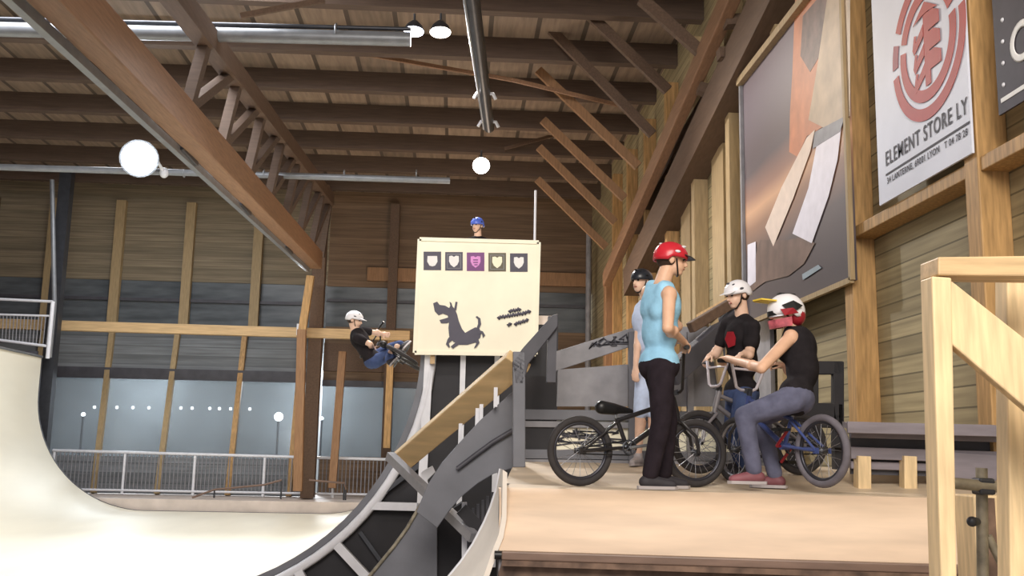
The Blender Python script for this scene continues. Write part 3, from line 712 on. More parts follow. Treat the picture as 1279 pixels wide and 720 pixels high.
b = MB().prism([V((x0, yl(x0)-.22, 1.19)), V((x1, yl(x1)-.22, 1.19)), V((x1, yl(x1)-.30, -.2)), V((x0, yl(x0)-.30, -.2))], (0, .04, 0))
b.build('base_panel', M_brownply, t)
MB().slab(A, [V((a.x, a.y, -.2)) for a in A], V((.04, 0, 0))).build('side_panel', M_greyl, t)
# white curved wing beside the deck
Ca = [(625, 586), (620, 612), (613, 634), (605, 653), (591, 680), (576, 702), (558, 724)]
Cb = [(628, 587), (627.5, 615), (627, 645), (623, 668), (615, 688), (609, 706), (602, 726)]
wg = thing('curved_wing', at(600, 700, Y=7.0), 'pale curved ramp wing along the left end of the deck', 'ramp wing')
MB().slab([at(x, y, Y=7.6) for x, y in Ca], [at(x, y, Y=6.75) for x, y in Cb], V((.03, 0, -.02))).build('curved_skin', M_deckpale, wg)
MB().tube([at(x, y, Y=7.6) for x, y in Ca], 0.012, 8).build('edge_strip', M_steelw, wg)

# ------------------------------------------------------------------ grey fence behind the riders
YF = 9.75
def fp(x, y, d=0): return at(x, y, Y=YF-d)
t = thing('deck_fence', fp(770, 585), 'grey painted board fence with graffiti rail behind the riders', 'fence')
b = MB().prism([fp(688, 441), fp(792, 409), fp(792, 432), fp(688, 466)], (0, .04, 0)); b.build('top_board', M_greyl, t, bevel=0.006)
b = MB().prism([fp(792, 409), fp(884, 408), (fp(884, 428)), fp(792, 432)], (0, .04, 0)); b.build('top_board', M_greyl, t, bevel=0.006)
b = MB().prism([fp(697, 462), fp(830, 452), fp(900, 452), fp(900, 508), fp(695, 508)], (0, .04, 0)); b.build('panel', M_greyl, t)
b = MB(); GP = []
rnd = random.Random(3)
for k in range(9):
    x = 715+rnd.random()*120; y = (433-(x-715)*0.155 if x < 792 else 420)+rnd.random()*6; P = []
    for j in range(6): P.append(fp(x+rnd.uniform(-8, 8), y+rnd.uniform(-6, 6), .012))
    GP += P
b.tube(GP, 0.007, 5); b.build('graffiti_lines', M_greyd, t)
for y_, h in ((518, .10), (530, .06), (568, .10), (576, .06)):
    b = MB().bar(fp(650, y_), fp(960, y_+4), 0.05, h); b.build('rail_board', M_grey if h > .08 else M_greyl, t, bevel=0.006)
b = MB().box((fp(800, 547).x, YF+.04, fp(800, 547).z), (2.1, .03, .36)); b.build('back_sheet', M_board, t)
b = MB(); GP = []
for k in range(14):
    x = 690+rnd.random()*110; y = 540+rnd.random()*18; P = [fp(x+rnd.uniform(-8, 8), y+rnd.uniform(-6, 6), -.02) for j in range(5)]
    GP += P
b.tube(GP, 0.008, 5); b.build('sheet_graffiti', M_greyd, t)
b = MB().prism([fp(655, 470), fp(695, 470), fp(695, 584), fp(655, 584)], (0, .06, 0)); b.build('dark_panel', M_black, t)
for px_ in (790, 862, 900):
    b = MB().bar(fp(px_, 415, .03), fp(px_, 588, .03), 0.06 if px_ == 862 else .08, 0.06, V((0, 1, 0))); b.build('post', M_greyl if px_ == 862 else M_grey, t)
# dark stair rail running up behind the white-capped rider
t = thing('stair_rail', at(880, 430, Y=9.0), 'dark slanting stair rail behind the man in the white cap', 'stair rail')
MB().bar(at(838, 470, Y=9.0), at(918, 398, Y=9.6), 0.10, 0.20).build('rail_board', M_greyd, t, bevel=0.01)
MB().bar(at(862, 410, Y=9.3), at(925, 372, Y=9.6), 0.08, 0.10).build('upper_board', M_glulam_d, t, bevel=0.01)
MB().bar(at(890, 395, Y=9.45), at(905, 500, Y=9.45), 0.08, 0.08, V((0, 1, 0))).build('post', M_postpale, t)
# dark chair-like frame right of the seated rider
YC = 8.9
t = thing('wooden_bench_end', at(1030, 560, Y=YC), 'black open wooden frame behind the seated rider', 'bench')
for e, s, w in (((1046, 452), (1046, 560), .10), ((1015, 452), (1015, 560), .09), ((1010, 460), (1052, 460), .12), ((985, 518), (1052, 520), .22)):
    b = MB().bar(at(*e, Y=YC), at(*s, Y=YC), w, .07, V((0, 1, 0))); b.build('frame_board', M_black, t, bevel=0.008)
for px_ in (990, 1046):
    b = MB().bar(at(px_, 540, Y=YC+.1), V((at(px_, 540, Y=YC+.1).x, YC+.1, 1.72)), .09, .09, V((0, 1, 0))); b.build('leg', M_black, t)

# ------------------------------------------------------------------ long grey bench against the right wall
YBn = 7.55
def bp(x, y, d=0): return at(x, y, Y=YBn-d)
t = thing('plank_bench', bp(1150, 615), 'long grey slatted plank bench along the right end of the deck', 'bench')
p, q = bp(1052, 526, .1), bp(1258, 531, -.1)
b = MB().slab([bp(1052, 527, -.06), bp(1060, 530, .17)], [bp(1240, 531, -.06), bp(1256, 534, .17)], V((0, 0, -.04))); b.build('top_plank', M_bench, t, bevel=0.006)
for y_, h, d in ((542, .06, 0), (566, .09, -.03), (581, .06, -.08)):
    b = MB().bar(bp(1062, y_, d), bp(1250, y_+6, d), 0.04, h); b.build('front_plank', M_bench, t, bevel=0.006)
b = MB().prism([bp(1186, 565, .02), bp(1258, 570, .02), bp(1242, 607, .02), bp(1186, 605, .02)], (0, .05, 0)); b.build('end_board', M_bench, t, bevel=0.006)
b = MB().bar(bp(1058, 534, .20), bp(1256, 539, .20), .03, .085); b.build('front_plank', M_bench, t, bevel=0.006)
b = MB().bar(bp(1062, 563, -.12), bp(1236, 568, -.12), .03, .36); b.build('dark_back', M_greyd, t)
for px_, m in ((1077, M_pine), (1134, M_pine), (1180, M_pine)):
    b = MB().bar(bp(px_, 570, -.02), V((bp(px_, 570).x, YBn+.02, 1.645)), .10, .10, V((0, 1, 0))); b.build('leg', m, t, bevel=0.006)
b = MB().bar(bp(1062, 597, -.3), bp(1200, 600, -.3), .03, .26); b.build('back_board', M_decktop, t)

# ================================================================== NEAR TIMBER BARRIER AND SCAFFOLD TUBES
YT = 3.3
def tp(x, y, d=0): return at(x, y, Y=YT-d)
t = thing('timber_barrier', tp(1172, 760), 'new pine barrier with top rail and diagonal brace at right edge', 'barrier')
zt = tp(1172, 345).z
b = MB().prism([tp(1164, 345), tp(1189, 347), tp(1196, 740), tp(1176, 740)], (0, .09, 0)); b.build('post', M_pine, t, bevel=0.006)
b = MB().prism([tp(1172, 321), tp(1330, 319), tp(1330, 346), tp(1172, 344)], (0, .14, 0)); b.build('top_rail', M_pine_h, t, bevel=0.006)
b = MB().prism([tp(1188, 350, -.02), tp(1340, 470, -.02), tp(1340, 560, -.02), tp(1188, 430, -.02)], (0, .045, 0)); b.build('diagonal_brace', M_pine, t, bevel=0.006)
b = MB().prism([tp(1258, 345, -.30), tp(1320, 345, -.30), tp(1320, 740, -.30), tp(1262, 740, -.30)], (0, .09, 0)); b.build('post', M_pine, t, bevel=0.006)
YP = 4.2
def sp_(x, y, d=0): return at(x, y, Y=YP-d)
t = thing('scaffold_frame', sp_(1230, 740), 'weathered scaffold tubes clamped together behind the pine barrier', 'scaffold')
MB().tube([sp_(1190, 604), sp_(1310, 614)], 0.024, 12).build('level_tube', M_scaff, t)
MB().tube([sp_(1226, 585, -.05), sp_(1228, 760, -.05)], 0.024, 12).build('upright_tube', M_scaff, t)
MB().tube([sp_(1234, 670, -.05), sp_(1268, 740, -.05)], 0.018, 10).build('slanted_tube', M_scaff, t)
MB().box(sp_(1228, 608, -.02), (.07, .08, .07)).build('clamp', M_steeld, t, bevel=.01)
MB().cap(sp_(1214, 652, 0), sp_(1222, 652, -.05), .022, .014).build('coupler', M_steeld, t)
t = thing('plywood_box', sp_(1240, 700, -.6), 'yellow plywood box behind the scaffold tubes', 'box')
a, c = at(1222, 620, Y=4.9), at(1330, 625, Y=4.9)
MB().box(((a.x+c.x)/2, 5.05, (a.z-.2)/2+.0), (c.x-a.x, .2, a.z+.2)).build('box_body', M_pine, t, bevel=0.008)
MB().box((a.x+.06, 4.93, (a.z-.2)/2), (.06, .03, a.z+.18)).build('dark_upright', M_brownply, t)
MB().box(((a.x+c.x)/2, 4.935, 1.22), (c.x-a.x, .02, .05)).build('batten', M_pine_h, t)

# ================================================================== BANNERS ON THE RIGHT WALL
XPo = 4.10
def wp(px, py, d=0): return at(px, py, X=XPo-d)
yA, yB = wp(1066, 340).y, wp(927, 107).y          # near and far end
zA = wp(1064, 351).z; zB = 7.35
t = thing('photo_poster', (XPo, (yA+yB)/2, zA), 'large dark photo poster of a skater in white trousers, pale edge', 'poster')
m = M_poster = bpy.data.materials.new('poster_print'); m.use_nodes = True; nt = m.node_tree; bs = nt.nodes['Principled BSDF']; bs.inputs['Roughness'].default_value = 0.5
tc = nt.nodes.new('ShaderNodeTexCoord'); sx = nt.nodes.new('ShaderNodeSeparateXYZ'); cr = nt.nodes.new('ShaderNodeValToRGB'); nz = nt.nodes.new('ShaderNodeTexNoise'); nz.inputs['Scale'].default_value = 1.3
nt.links.new(tc.outputs['Generated'], sx.inputs[0])
ad = nt.nodes.new('ShaderNodeMath'); ad.operation = 'MULTIPLY_ADD'; ad.inputs[1].default_value = 0.10; nt.links.new(nz.outputs['Fac'], ad.inputs[0]); nt.links.new(sx.outputs['Z'], ad.inputs[2])
nt.links.new(ad.outputs[0], cr.inputs['Fac']); nt.links.new(cr.outputs[0], bs.inputs['Base Color'])
els = cr.color_ramp.elements; els[0].position = 0.10; els[0].color = (*lin(70, 62, 68), 1); els[1].position = 1.0; els[1].color = (*lin(112, 100, 112), 1)
for pos, c in ((0.30, (96, 84, 84)), (0.43, (150, 112, 88)), (0.50, (206, 160, 124)), (0.56, (150, 112, 96)), (0.66, (88, 78, 86)), (0.82, (98, 88, 98))):
    e = els.new(pos); e.color = (*lin(*c), 1)
MB().box((XPo+.02, (yA+yB)/2, (zA+zB)/2), (.04, yB-yA, zB-zA)).build('printed_sheet', M_poster, t)
b = MB()
def sh(pts, mi, d): b.prism([wp(x, y, d) for x, y in pts], (-.003, 0, 0), mi)
sh([(994, -20), (1062, -20), (1062, 140), (1040, 150), (1018, 165), (1008, 170), (996, 196), (986, 190), (987, 140), (990, 90)], 0, .003)   # orange cloth
sh([(1003, 20), (1020, 0), (1040, -10), (1045, 15), (1030, 60), (1012, 90), (1000, 70)], 1, .006)                                             # dark figure pattern
sh([(1036, -20), (1062, -20), (1062, 145), (1030, 160), (1010, 150), (1020, 90)], 2, .009)                                                    # tan cloth
sh([(1018, 165), (1056, 145), (1049, 165), (1015, 186)], 3, .015)
sh([(1008, 172), (1018, 162), (1012, 190), (990, 250), (966, 308), (956, 284), (976, 235)], 4, .012)                                          # pale leg
sh([(1022, 172), (1051, 158), (1046, 200), (1035, 245), (1014, 304), (990, 292), (1010, 235)], 5, .012)                                       # white leg
sh([(950, 300), (985, 300), (1004, 295), (1018, 304), (1004, 330), (985, 345), (956, 352), (940, 364), (934, 350)], 6, .009)                  # board and shoes
sh([(934, 306), (944, 302), (944, 352), (934, 360)], 5, .012)
sh([(1002, 343), (1022, 331), (1026, 335), (1003, 350)], 7, .012)
b.build('printed_figure', [W('cloth_orange', 196, 128, 92, rough=.5, var=.15, scale=3), W('figure_brown', 112, 90, 84, rough=.5, var=.3, scale=5), W('cloth_tan', 186, 166, 142, rough=.5, var=.15, scale=3), M_greyl, W('leg_cream', 232, 212, 196, rough=.5, var=.05), W('leg_white', 236, 232, 242, rough=.5, var=.04), W('board_brown', 120, 98, 88, rough=.5, var=.2, scale=3), W('print_mist', 150, 166, 176, rough=.5, var=.05)], t)
b = MB(); b.bar((XPo-.02, yA, zA), (XPo-.02, yB, zA), .05, .06); b.build('bottom_batten', M_postpale, t)
b = MB(); b.bar((XPo-.02, yA, zA), (XPo-.02, yA, zB), .06, .05, V((1, 0, 0))); b.build('near_batten', M_postpale, t)
b = MB(); b.bar((XPo-.02, yB, zA), (XPo-.02, yB, zB), .07, .05, V((1, 0, 0))); b.build('far_batten', M_greyl, t)
b = MB(); b.bar((XPo-.04, yA-.1, zB), (XPo-.04, yB, zB), .10, .10); b.build('top_tube', M_postpale, t)

# white logo banner
XBn = 4.10
def bw(px, py, d=0): return at(px, py, X=XBn-d)
y1_, y0_ = bw(1096, 200).y, bw(1209, 100).y
zb_ = bw(1097, 258).z
t = thing('logo_banner', (XBn, (y0_+y1_)/2, zb_), 'white banner with round red tree logo between two wall posts', 'banner')
MB().box((XBn+.012, (y0_+y1_)/2, (zb_+7.4)/2), (.02, y1_-y0_, 7.4-zb_)).build('cloth', M_bannerw, t)
# logo geometry: fit the ring on the wall plane
bt = bw(1143, 146); cy_ = bw(1157, 60).y; 
lf = bw(1115, 40).y; rg = bw(1206, 20).y; Rr = (lf-rg)/2*1.03; cyc = (lf+rg)/2
czc = bt.z + Rr - .11
def lp(u, v, d=.004): return V((XBn-d, cyc-u*Rr, czc+v*Rr))
def ring(r0, r1, a0, a1, mi, n=40):
    A = [lp(r0*math.cos(a0+(a1-a0)*k/n), r0*math.sin(a0+(a1-a0)*k/n)) for k in range(n+1)]
    B = [lp(r1*math.cos(a0+(a1-a0)*k/n), r1*math.sin(a0+(a1-a0)*k/n)) for k in range(n+1)]
    b.slab(A, B, V((-.003, 0, 0)), mi)
b = MB()
R_ = math.radians
ring(0.84, 1.0, R_(-172), R_(8), 0); ring(0.84, 1.0, R_(160), R_(180), 1); ring(0.84, 1.0, R_(18), R_(150), 0)
ring(0.60, 0.76, R_(-190), R_(10), 0); ring(0.60, 0.76, R_(20), R_(160), 0)
# tree: trunk and swept branches
TD = [.004]
def tri(pts):
    TD[0] += .0004; b.prism([lp(u, v, TD[0]) for u, v in pts], (-.003, 0, 0), 0)
tri([(-.07, -.56), (.07, -.56), (.07, .5), (-.07, .5)])
for v in (-.34, -.08, .18):
    tri([(-.07, v+.10), (-.07, v-.06), (-.34, v-.22), (-.38, v-.14)]); tri([(-.38, v-.14), (-.34, v-.22), (-.26, v+.02), (-.32, v+.04)])
    tri([(.07, v+.12), (.07, v-.04), (.36, v-.04), (.36, v+.12)]) ; tri([(.07, v+.12), (.36, v+.12), (.20, v+.2), (.07, v+.2)])
tri([(-.34, .36), (0, .56), (.34, .36), (.07, .40), (-.07, .40)])
b.build('round_tree_logo', [M_red, M_redhi], t)
def wall_text(txt, size, p, width, nm):
    me = text_mesh(txt, 1.0, 0.001, 0.008)
    xs = [v.co.x for v in me.vertices]; wd = max(xs)-min(xs); sx = width/wd
    me.transform(Matrix(((0, 0, -1, p.x), (-sx, 0, 0, p.y), (0, size, 0, p.z), (0, 0, 0, 1))))
    me.materials.append(M_text); o = bpy.data.objects.new(nm, me); COL.objects.link(o); adopt(o, t); return o
pA = bw(1106, 208, .004); pB = bw(1210, 152, .004)
wall_text('ELEMENT STORE LY', 0.20, pA, pA.y-bw(1209, 150).y, 'lettering')
pu = bw(1106, 219, .004); MB().box((XBn-.003, (pu.y+y0_)/2, pu.z), (.003, pu.y-y0_-.01, .018)).build('underline', M_text, t)
pL = bw(1108, 230, .004); wall_text('34 LANTERNE, 69001 LYON   T 04 78 28', 0.085, pL, pL.y-bw(1209, 170).y, 'small_lettering')
# dark banner at the right edge
XD = 4.13; e0 = at(1247, 140, X=XD); 
t = thing('dark_banner', (XD, e0.y-.95, e0.z), 'dark banner with white lettering at the top right edge', 'banner')
zd = at(1258, 138, X=XD).z
MB().box((XD+.012, e0.y-.9, (zd+7.2)/2), (.02, 1.8, 7.2-zd)).build('cloth', M_darkban, t)
MB().box((XD-.002, e0.y-.9, zd+.10), (.004, 1.7, .035)).build('pale_line', M_white, t)
g = at(1274, 52, X=XD-.004)
MB().torus((XD-.004, g.y-.02, g.z), (1, 0, 0), .13, .03, 24, 6, flat=.1).build('lettering', M_white, t)
for k in range(4):
    p = at(1252+k*.5, 25+k*27, X=XD); MB().ell(p, (.012, .018, .018), None, 10, 6).build('eyelet', M_steelw, t)
# ================================================================== BIKES
def wheel(parent, c, axis, rim_m, tire_m, r=0.255, nsp=20, hub_m=None):
    w = MB().torus(c, axis, r-.027, .027, 44, 8).build('tyre', tire_m, None)
    w.data.transform(Matrix.Translation(w.location)); w.location = (0, 0, 0)
    w.name = 'wheel'; adopt(w, parent, True)
    MB().torus(c, axis, r-.055, .014, 44, 6, flat=1.1).build('rim', rim_m, w, local=True)
    a, s, u = frame(V(axis)); b = MB(); c = V(c)
    for k in range(nsp):
        t = 2*PI*k/nsp; sg = 1 if k % 2 else -1
        b.tube([c+a*(.03*sg)+(s*math.cos(t+.5*sg)+u*math.sin(t+.5*sg))*.025, c+(s*math.cos(t)+u*math.sin(t))*(r-.058)], .0022, 4)
    b.build('spokes', M_rim, w, local=True)
    MB().tube([c-a*.045, c-a*.03, c-a*.03, c+a*.03, c+a*.03, c+a*.045], [.012, .012, .027, .027, .012, .012], 14).build('hub', hub_m or M_steeld, w, local=True)
    return w
def bike(label, rear, head, fm, bm_, seat_m, rim_m, tire_m, steer=0.0, rise=0.95, half=0.33, crank=0.3, rimf=None, matrix=None, tiref=None, grip_m=None, fork_m=None, crank_m=None):
    """BMX bike; rear = ground point under the rear axle, head = heading"""
    t = thing('bmx_bike', rear, label, 'bike')
    if matrix is not None: t.matrix_world = matrix
    else: t.rotation_euler = (0, 0, math.atan2(head[1], head[0]))
    WB = 0.93; R = .255
    bb = V((.37, 0, .285)); st = V((.285, 0, .50)); h0 = V((.775, 0, .545)); h1 = V((.745, 0, .655))
    ax0 = V((0, 0, R)); ax1 = V((WB, 0, R)); sd = (h1-h0).normalized()
    b = MB()
    b.tube([st, bb], .0165, 10).tube([st-V((0, 0, .02)), h1-sd*.02], .018, 10).tube([bb, h0+sd*.01], .021, 10).tube([h0-sd*.012, h1+sd*.012], .024, 12)
    b.tube([bb-V((0, .04, 0)), bb+V((0, .04, 0))], .026, 12)
    for s in (-1, 1):
        b.tube([st+V((0, s*.02, -.03)), ax0+V((0, s*.058, 0))], .010, 8); b.tube([bb+V((-.01, s*.03, 0)), ax0+V((0, s*.058, 0))], .0115, 8)
        b.box(ax0+V((0, s*.058, 0)), (.05, .008, .04))
    b.build('frame', fm, t, local=True)
    p = MB().tube([st-V((0, 0, .01)), st+V((-.02, 0, .05))], .013, 10).build('seat_post', M_steel, t, local=True)
    b = MB()
    b.cap(st+V((-.12, 0, .075)), st+V((-.02, 0, .065)), .052, .045, 14).cap(st+V((-.02, 0, .068)), st+V((.12, 0, .055)), .042, .018, 14)
    b.blend('seat', seat_m, None, .008, 4); s_ = bpy.data.objects[-1] if False else COL.objects[-1]
    adopt(s_, t, True)
    wheel(t, ax0, (0, 1, 0), rim_m, tire_m)
    # crank set
    b = MB().torus(bb+V((0, -.05, 0)), (0, 1, 0), .052, .007, 28, 6)
    for k in range(5):
        a_ = 2*PI*k/5; b.tube([bb+V((0, -.05, 0)), bb+V((.05*math.cos(a_), -.05, .05*math.sin(a_)))], .006, 6)
    ch = b.build('chain_wheel', M_steeld, t, local=True)
    b = MB()
    for sz in (-1, 1):
        b.tube([bb+V((0, -.05, .055*sz)), ax0+V((0, -.05, .022*sz))], .006, 6)
    b.build('chain', M_blackplas, t, local=True)
    ca = V((math.cos(crank), 0, math.sin(crank)))*.17
    cr = MB().tube([bb+V((0, -.075, 0)), bb+V((0, .075, 0))], .011, 10)
    cr.tube([bb+V((0, -.075, 0)), bb+V((0, -.08, 0))+ca], .012, 8).tube([bb+V((0, .075, 0)), bb+V((0, .08, 0))-ca], .012, 8)
    cr = cr.build('crank_arms', crank_m or M_steel, t, local=True)
    for s in (-1, 1):
        c = bb - ca*s + V((0, s*.145, 0)); MB().box(c, (.10, .09, .018)).box(c, (.05, .10, .024)).build('pedal', M_blackplas, t, local=True)
    # steered part: fork, stem, bar, front wheel, turned about the steering axis
    q = Matrix.Translation(h0) @ Matrix.Rotation(steer, 4, sd) @ Matrix.Translation(-h0)
    T = lambda v: q @ V(v)
    b = MB(); cw = h0-sd*.045
    b.tube([T(h0-sd*.012), T(cw)], .02, 10)
    for s in (-1, 1):
        b.tube([T(cw), T(cw+V((.01, s*.055, -.02))), T(ax1+V((-.02, s*.058, .12))), T(ax1+V((0, s*.058, 0)))], .0135, 8)
    b.build('fork', fork_m or fm, t, local=True)
    wheel(t, T(ax1), (T(ax1+V((0, 1, 0)))-T(ax1)), rimf or rim_m, tiref or tire_m)
    cl = h1+sd*.05+V((.05, 0, .005))
    b = MB().tube([T(h1), T(h1+sd*.05)], .02, 10).bar(T(h1+sd*.045), T(cl), .045, .04); b.build('stem', M_steeld, t, local=True)
    rz = rise-cl.z
    hb = MB().tube([T(cl+V((-.07, -half, rz-.01))), T(cl+V((-.03, -half*.55, rz))), T(cl+V((0.0, -.05-.04, .02))), T(cl+V((0, -.05, 0))), T(cl+V((0, .05, 0))), T(cl+V((0, .05+.04, .02))), T(cl+V((-.03, half*.55, rz))), T(cl+V((-.07, half, rz-.01)))], .0125, 10)
    f = .72
    hb.tube([T(cl+V((-.03*f, -(.09+(half*.55-.09)*f), .02+(rz-.02)*f))), T(cl+V((-.03*f, (.09+(half*.55-.09)*f), .02+(rz-.02)*f)))], .010, 8)
    hb = hb.build('handlebar', bm_, t, local=True)
    for s in (-1, 1):
        a = cl+V((-.07, s*half, rz-.01)); a2 = a.lerp(cl+V((-.03, s*half*.55, rz)), .85 if half < .3 else .7)
        MB().tube([T(a+(a-a2).normalized()*.01), T(a2)], .0165, 10).build('grip', grip_m or M_blackplas, hb, local=True)
    t['grip_l'] = 0
    return t, [t.matrix_basis @ T(cl+V((-.055, s*half*.82, rz-.006))) for s in (1, -1)]
def bike_grips(t, g): return g

# ================================================================== PEOPLE
def basis(f, u):
    f = V(f).normalized(); u = V(u); r = f.cross(u).normalized(); u = r.cross(f).normalized()
    return Matrix((r, f, u)).transposed()          # columns: right, forward, up
def hand_blobs(mb, wr, d, n, t, k=1.0, curl=1.0):
    """palm, four fingers and a thumb: d runs along the hand, n is the palm side, t the thumb side"""
    d = d.normalized(); t = (t-d*t.dot(d)).normalized(); n2 = d.cross(t)
    if n2.dot(n) < 0: n2 = -n2
    n = n2
    mb.cap(wr, wr+d*.03*k, .026*k, .030*k, 10, 4)
    rot = Matrix((t, d, n)).transposed()
    mb.ell(wr+d*.055*k, (.042*k, .048*k, .017*k), rot, 12, 8)
    for i, (off, ln) in enumerate(((.034, .92), (.0115, 1.0), (-.0115, .95), (-.034, .78))):
        p = wr+d*(.092-abs(off)*.2)*k+t*off*k; ang = 0.25*curl
        for j, sl in enumerate((.040, .026, .020)):
            ang += (0.75 if j else 0.45)*curl
            q = p+(d*math.cos(ang)+n*math.sin(ang)+t*(off*.6))*(sl*ln*k)
            mb.cap(p, q, (.0098-.0008*j)*k, (.0092-.0008*j)*k, 8, 3); p = q
    p = wr+d*.03*k+t*.032*k
    for j, (sl, dd, tt, nn) in enumerate(((.036, .55, .75, .3), (.028, .85, .35, .5*curl), (.022, .9, .0, .7*curl))):
        q = p+(d*dd+t*tt+n*nn).normalized()*sl*k; mb.cap(p, q, (.0125-.0012*j)*k, (.0115-.0012*j)*k, 8, 3); p = q

def person(loc, label, J, facing, look, skin, shirt, pants, shoe, helm, k=1.0, sleeve=0.0, voxel=.0075, lean_up=None, foot=None, curl=1.0, belly=None, thumb=None, palm=None, group=None):
    t = thing('person', loc, label, 'person', group)
    P, N, HD = J['pelvis'], J['neck'], J['head']
    R = basis(facing, N-P)
    rv, fv, uv = R.col[0].copy(), R.col[1].copy(), R.col[2].copy()
    HR = basis(look, J.get('headup', V((0, 0, 1))))
    hr = lambda x, y, z: HD + HR @ (V((x, y, z))*k)
    bel = belly if belly is not None else P.lerp(N, .40)
    def torso(mb, g, straps=False):
        mb.ell(P, (.158*k+g, .118*k+g, .13*k+g), R, 18, 12)
        mb.ell(bel, (.140*k+g, .108*k+g, .17*k+g), R, 18, 12)
        mb.ell(P.lerp(N, .70)+(bel-P.lerp(N, .40))*.6, (.160*k+g, .120*k+g, .165*k+g), R, 18, 12)
        if not straps:
            mb.cap(J['sL']-uv*.01, J['sR']-uv*.01, .056*k+g, .056*k+g)
            for s in ('sL', 'sR'): mb.cap(N-uv*.02*k, J[s], .050*k+g, .048*k+g)
        else:
            for s in ('sL', 'sR'):
                m_ = N.lerp(J[s], .55)+uv*.012
                mb.cap(m_+fv*.02, P.lerp(N, .7)+(J[s]-N)*.45+fv*.05, .044*k+g*.6, .06*k+g)
                mb.cap(m_-fv*.02, P.lerp(N, .7)+(J[s]-N)*.45-fv*.05, .044*k+g*.6, .06*k+g)
    b = MB(); torso(b, 0)
    # head: skull, cheeks, jaw, brow, nose, ears, neck
    b.ell(hr(0, -.012, .028), (.076*k, .096*k, .092*k), HR, 18, 12).ell(hr(0, .030, -.045), (.060*k, .066*k, .062*k), HR, 16, 10)
    b.ell(hr(0, .055, -.085), (.036*k, .036*k, .026*k), HR, 12, 8).cap(hr(-.03, .078, .024), hr(.03, .078, .024), .016*k, .016*k, 8, 3)
    b.cap(hr(0, .088, .012), hr(0, .108, -.026), .010*k, .016*k, 8, 3)
    b.cap(hr(-.02, .083, -.058), hr(.02, .083, -.058), .011*k, .011*k, 8, 3)
    for s in (-1, 1): b.ell(hr(s*.079, -.012, -.012), (.011*k, .024*k, .033*k), HR, 10, 8)
    b.cap(N-uv*.03*k, hr(0, -.02, -.045), .062*k, .054*k)
    for S in 'LR':
        b.cap(J['s'+S], J['e'+S], .050*k, .040*k).cap(J['e'+S], J['w'+S], .042*k, .028*k)
        b.ell(J['e'+S].lerp(J['w'+S], .28), (.043*k, .043*k, .06*k), basis(fv, J['w'+S]-J['e'+S]), 12, 8)
        b.ell(J['s'+S], (.058*k, .058*k, .060*k), None, 12, 8)
        d = (J['w'+S]-J['e'+S]).normalized(); sd = -rv if S == 'L' else rv
        hd = J.get('h'+S+'d', d)
        hand_blobs(b, J['w'+S], hd, J.get('palm'+S, V((0, 0, -1))), J.get('thumb'+S, -sd), k, curl)
        b.cap(J['h'+S], J['k'+S], .088*k, .058*k).cap(J['k'+S], J['a'+S], .056*k, .036*k)
        b.ell(J['k'+S].lerp(J['a'+S], .28)-J['fd'+S]*.012, (.054*k, .056*k, .10*k), basis(J['fd'+S], J['k'+S]-J['a'+S]), 12, 8)
        f = J['fd'+S].normalized(); fu = J.get('fu'+S, V((0, 0, 1))); h = J['a'+S]
        b.cap(h-f*.03*k-fu*.05*k, h+f*.13*k-fu*.062*k, .034*k, .026*k)
    b.blend('body', skin, t, voxel*k, 5)
    for s in (-1, 1):
        MB().ell(hr(s*.031, .083, .006), (.014*k, .010*k, .009*k), HR, 10, 8).build('eye', M_eye, t)
    MB().ell(hr(0, .094, -.058), (.024*k, .008*k, .006*k), HR, 12, 8).build('mouth', M_lip, t)
    # hair at the back and sides under the helmet
    b = MB(); b.ell(hr(0, -.03, .012), (.082*k, .090*k, .088*k), HR, 16, 10); 
    b.blend('hair', M_hair, t, .012, 3)
    # shirt
    b = MB(); torso(b, .014*k, sleeve == 0)
    if sleeve:
        for S in 'LR': b.cap(J['s'+S], J['s'+S].lerp(J['e'+S], sleeve), .068*k, .066*k)
    sh_ = b.blend('shirt', shirt, t, .013*k, 14)
    # trousers
    b = MB(); b.ell(P-uv*.015*k, (.172*k, .134*k, .125*k), R, 18, 12)
    for S in 'LR':
        pe = J.get('pantend', 0.96)
        b.cap(J['h'+S], J['k'+S], .102*k, .074*k)
        if pe > .2: b.cap(J['k'+S], J['k'+S].lerp(J['a'+S], pe), .074*k, .060*k)
    b.blend('trousers', pants, t, .012*k, 4)
    for S in 'LR':
        f = J['fd'+S].normalized(); fu = J.get('fu'+S, V((0, 0, 1))); h = J['a'+S]; side = f.cross(fu)
        b = MB(); b.cap(h-f*.035*k-fu*.045*k, h+f*.06*k-fu*.048*k, .045*k, .043*k).cap(h+f*.06*k-fu*.05*k, h+f*.155*k-fu*.062*k, .043*k, .032*k).cap(h-fu*.03*k, h+fu*.02*k, .046*k, .044*k)
        so = b.blend('shoe', shoe, t, .010*k, 4)
        b = MB(); pl = []
        for (x, y) in ((-.08, -.030), (.0, -.042), (.10, -.044), (.17, -.032), (.195, 0), (.17, .032), (.10, .044), (.0, .042), (-.08, .030), (-.092, 0)):
            pl.append(h+f*x*k+side*y*k-fu*.094*k)
        b.prism(pl, fu*.022*k); s2 = b.build('sole', M_shoew, t); 
        s2.parent = so; s2.location = (0, 0, 0)
    # helmet
    helm(t, hr, HR, k)
    return t

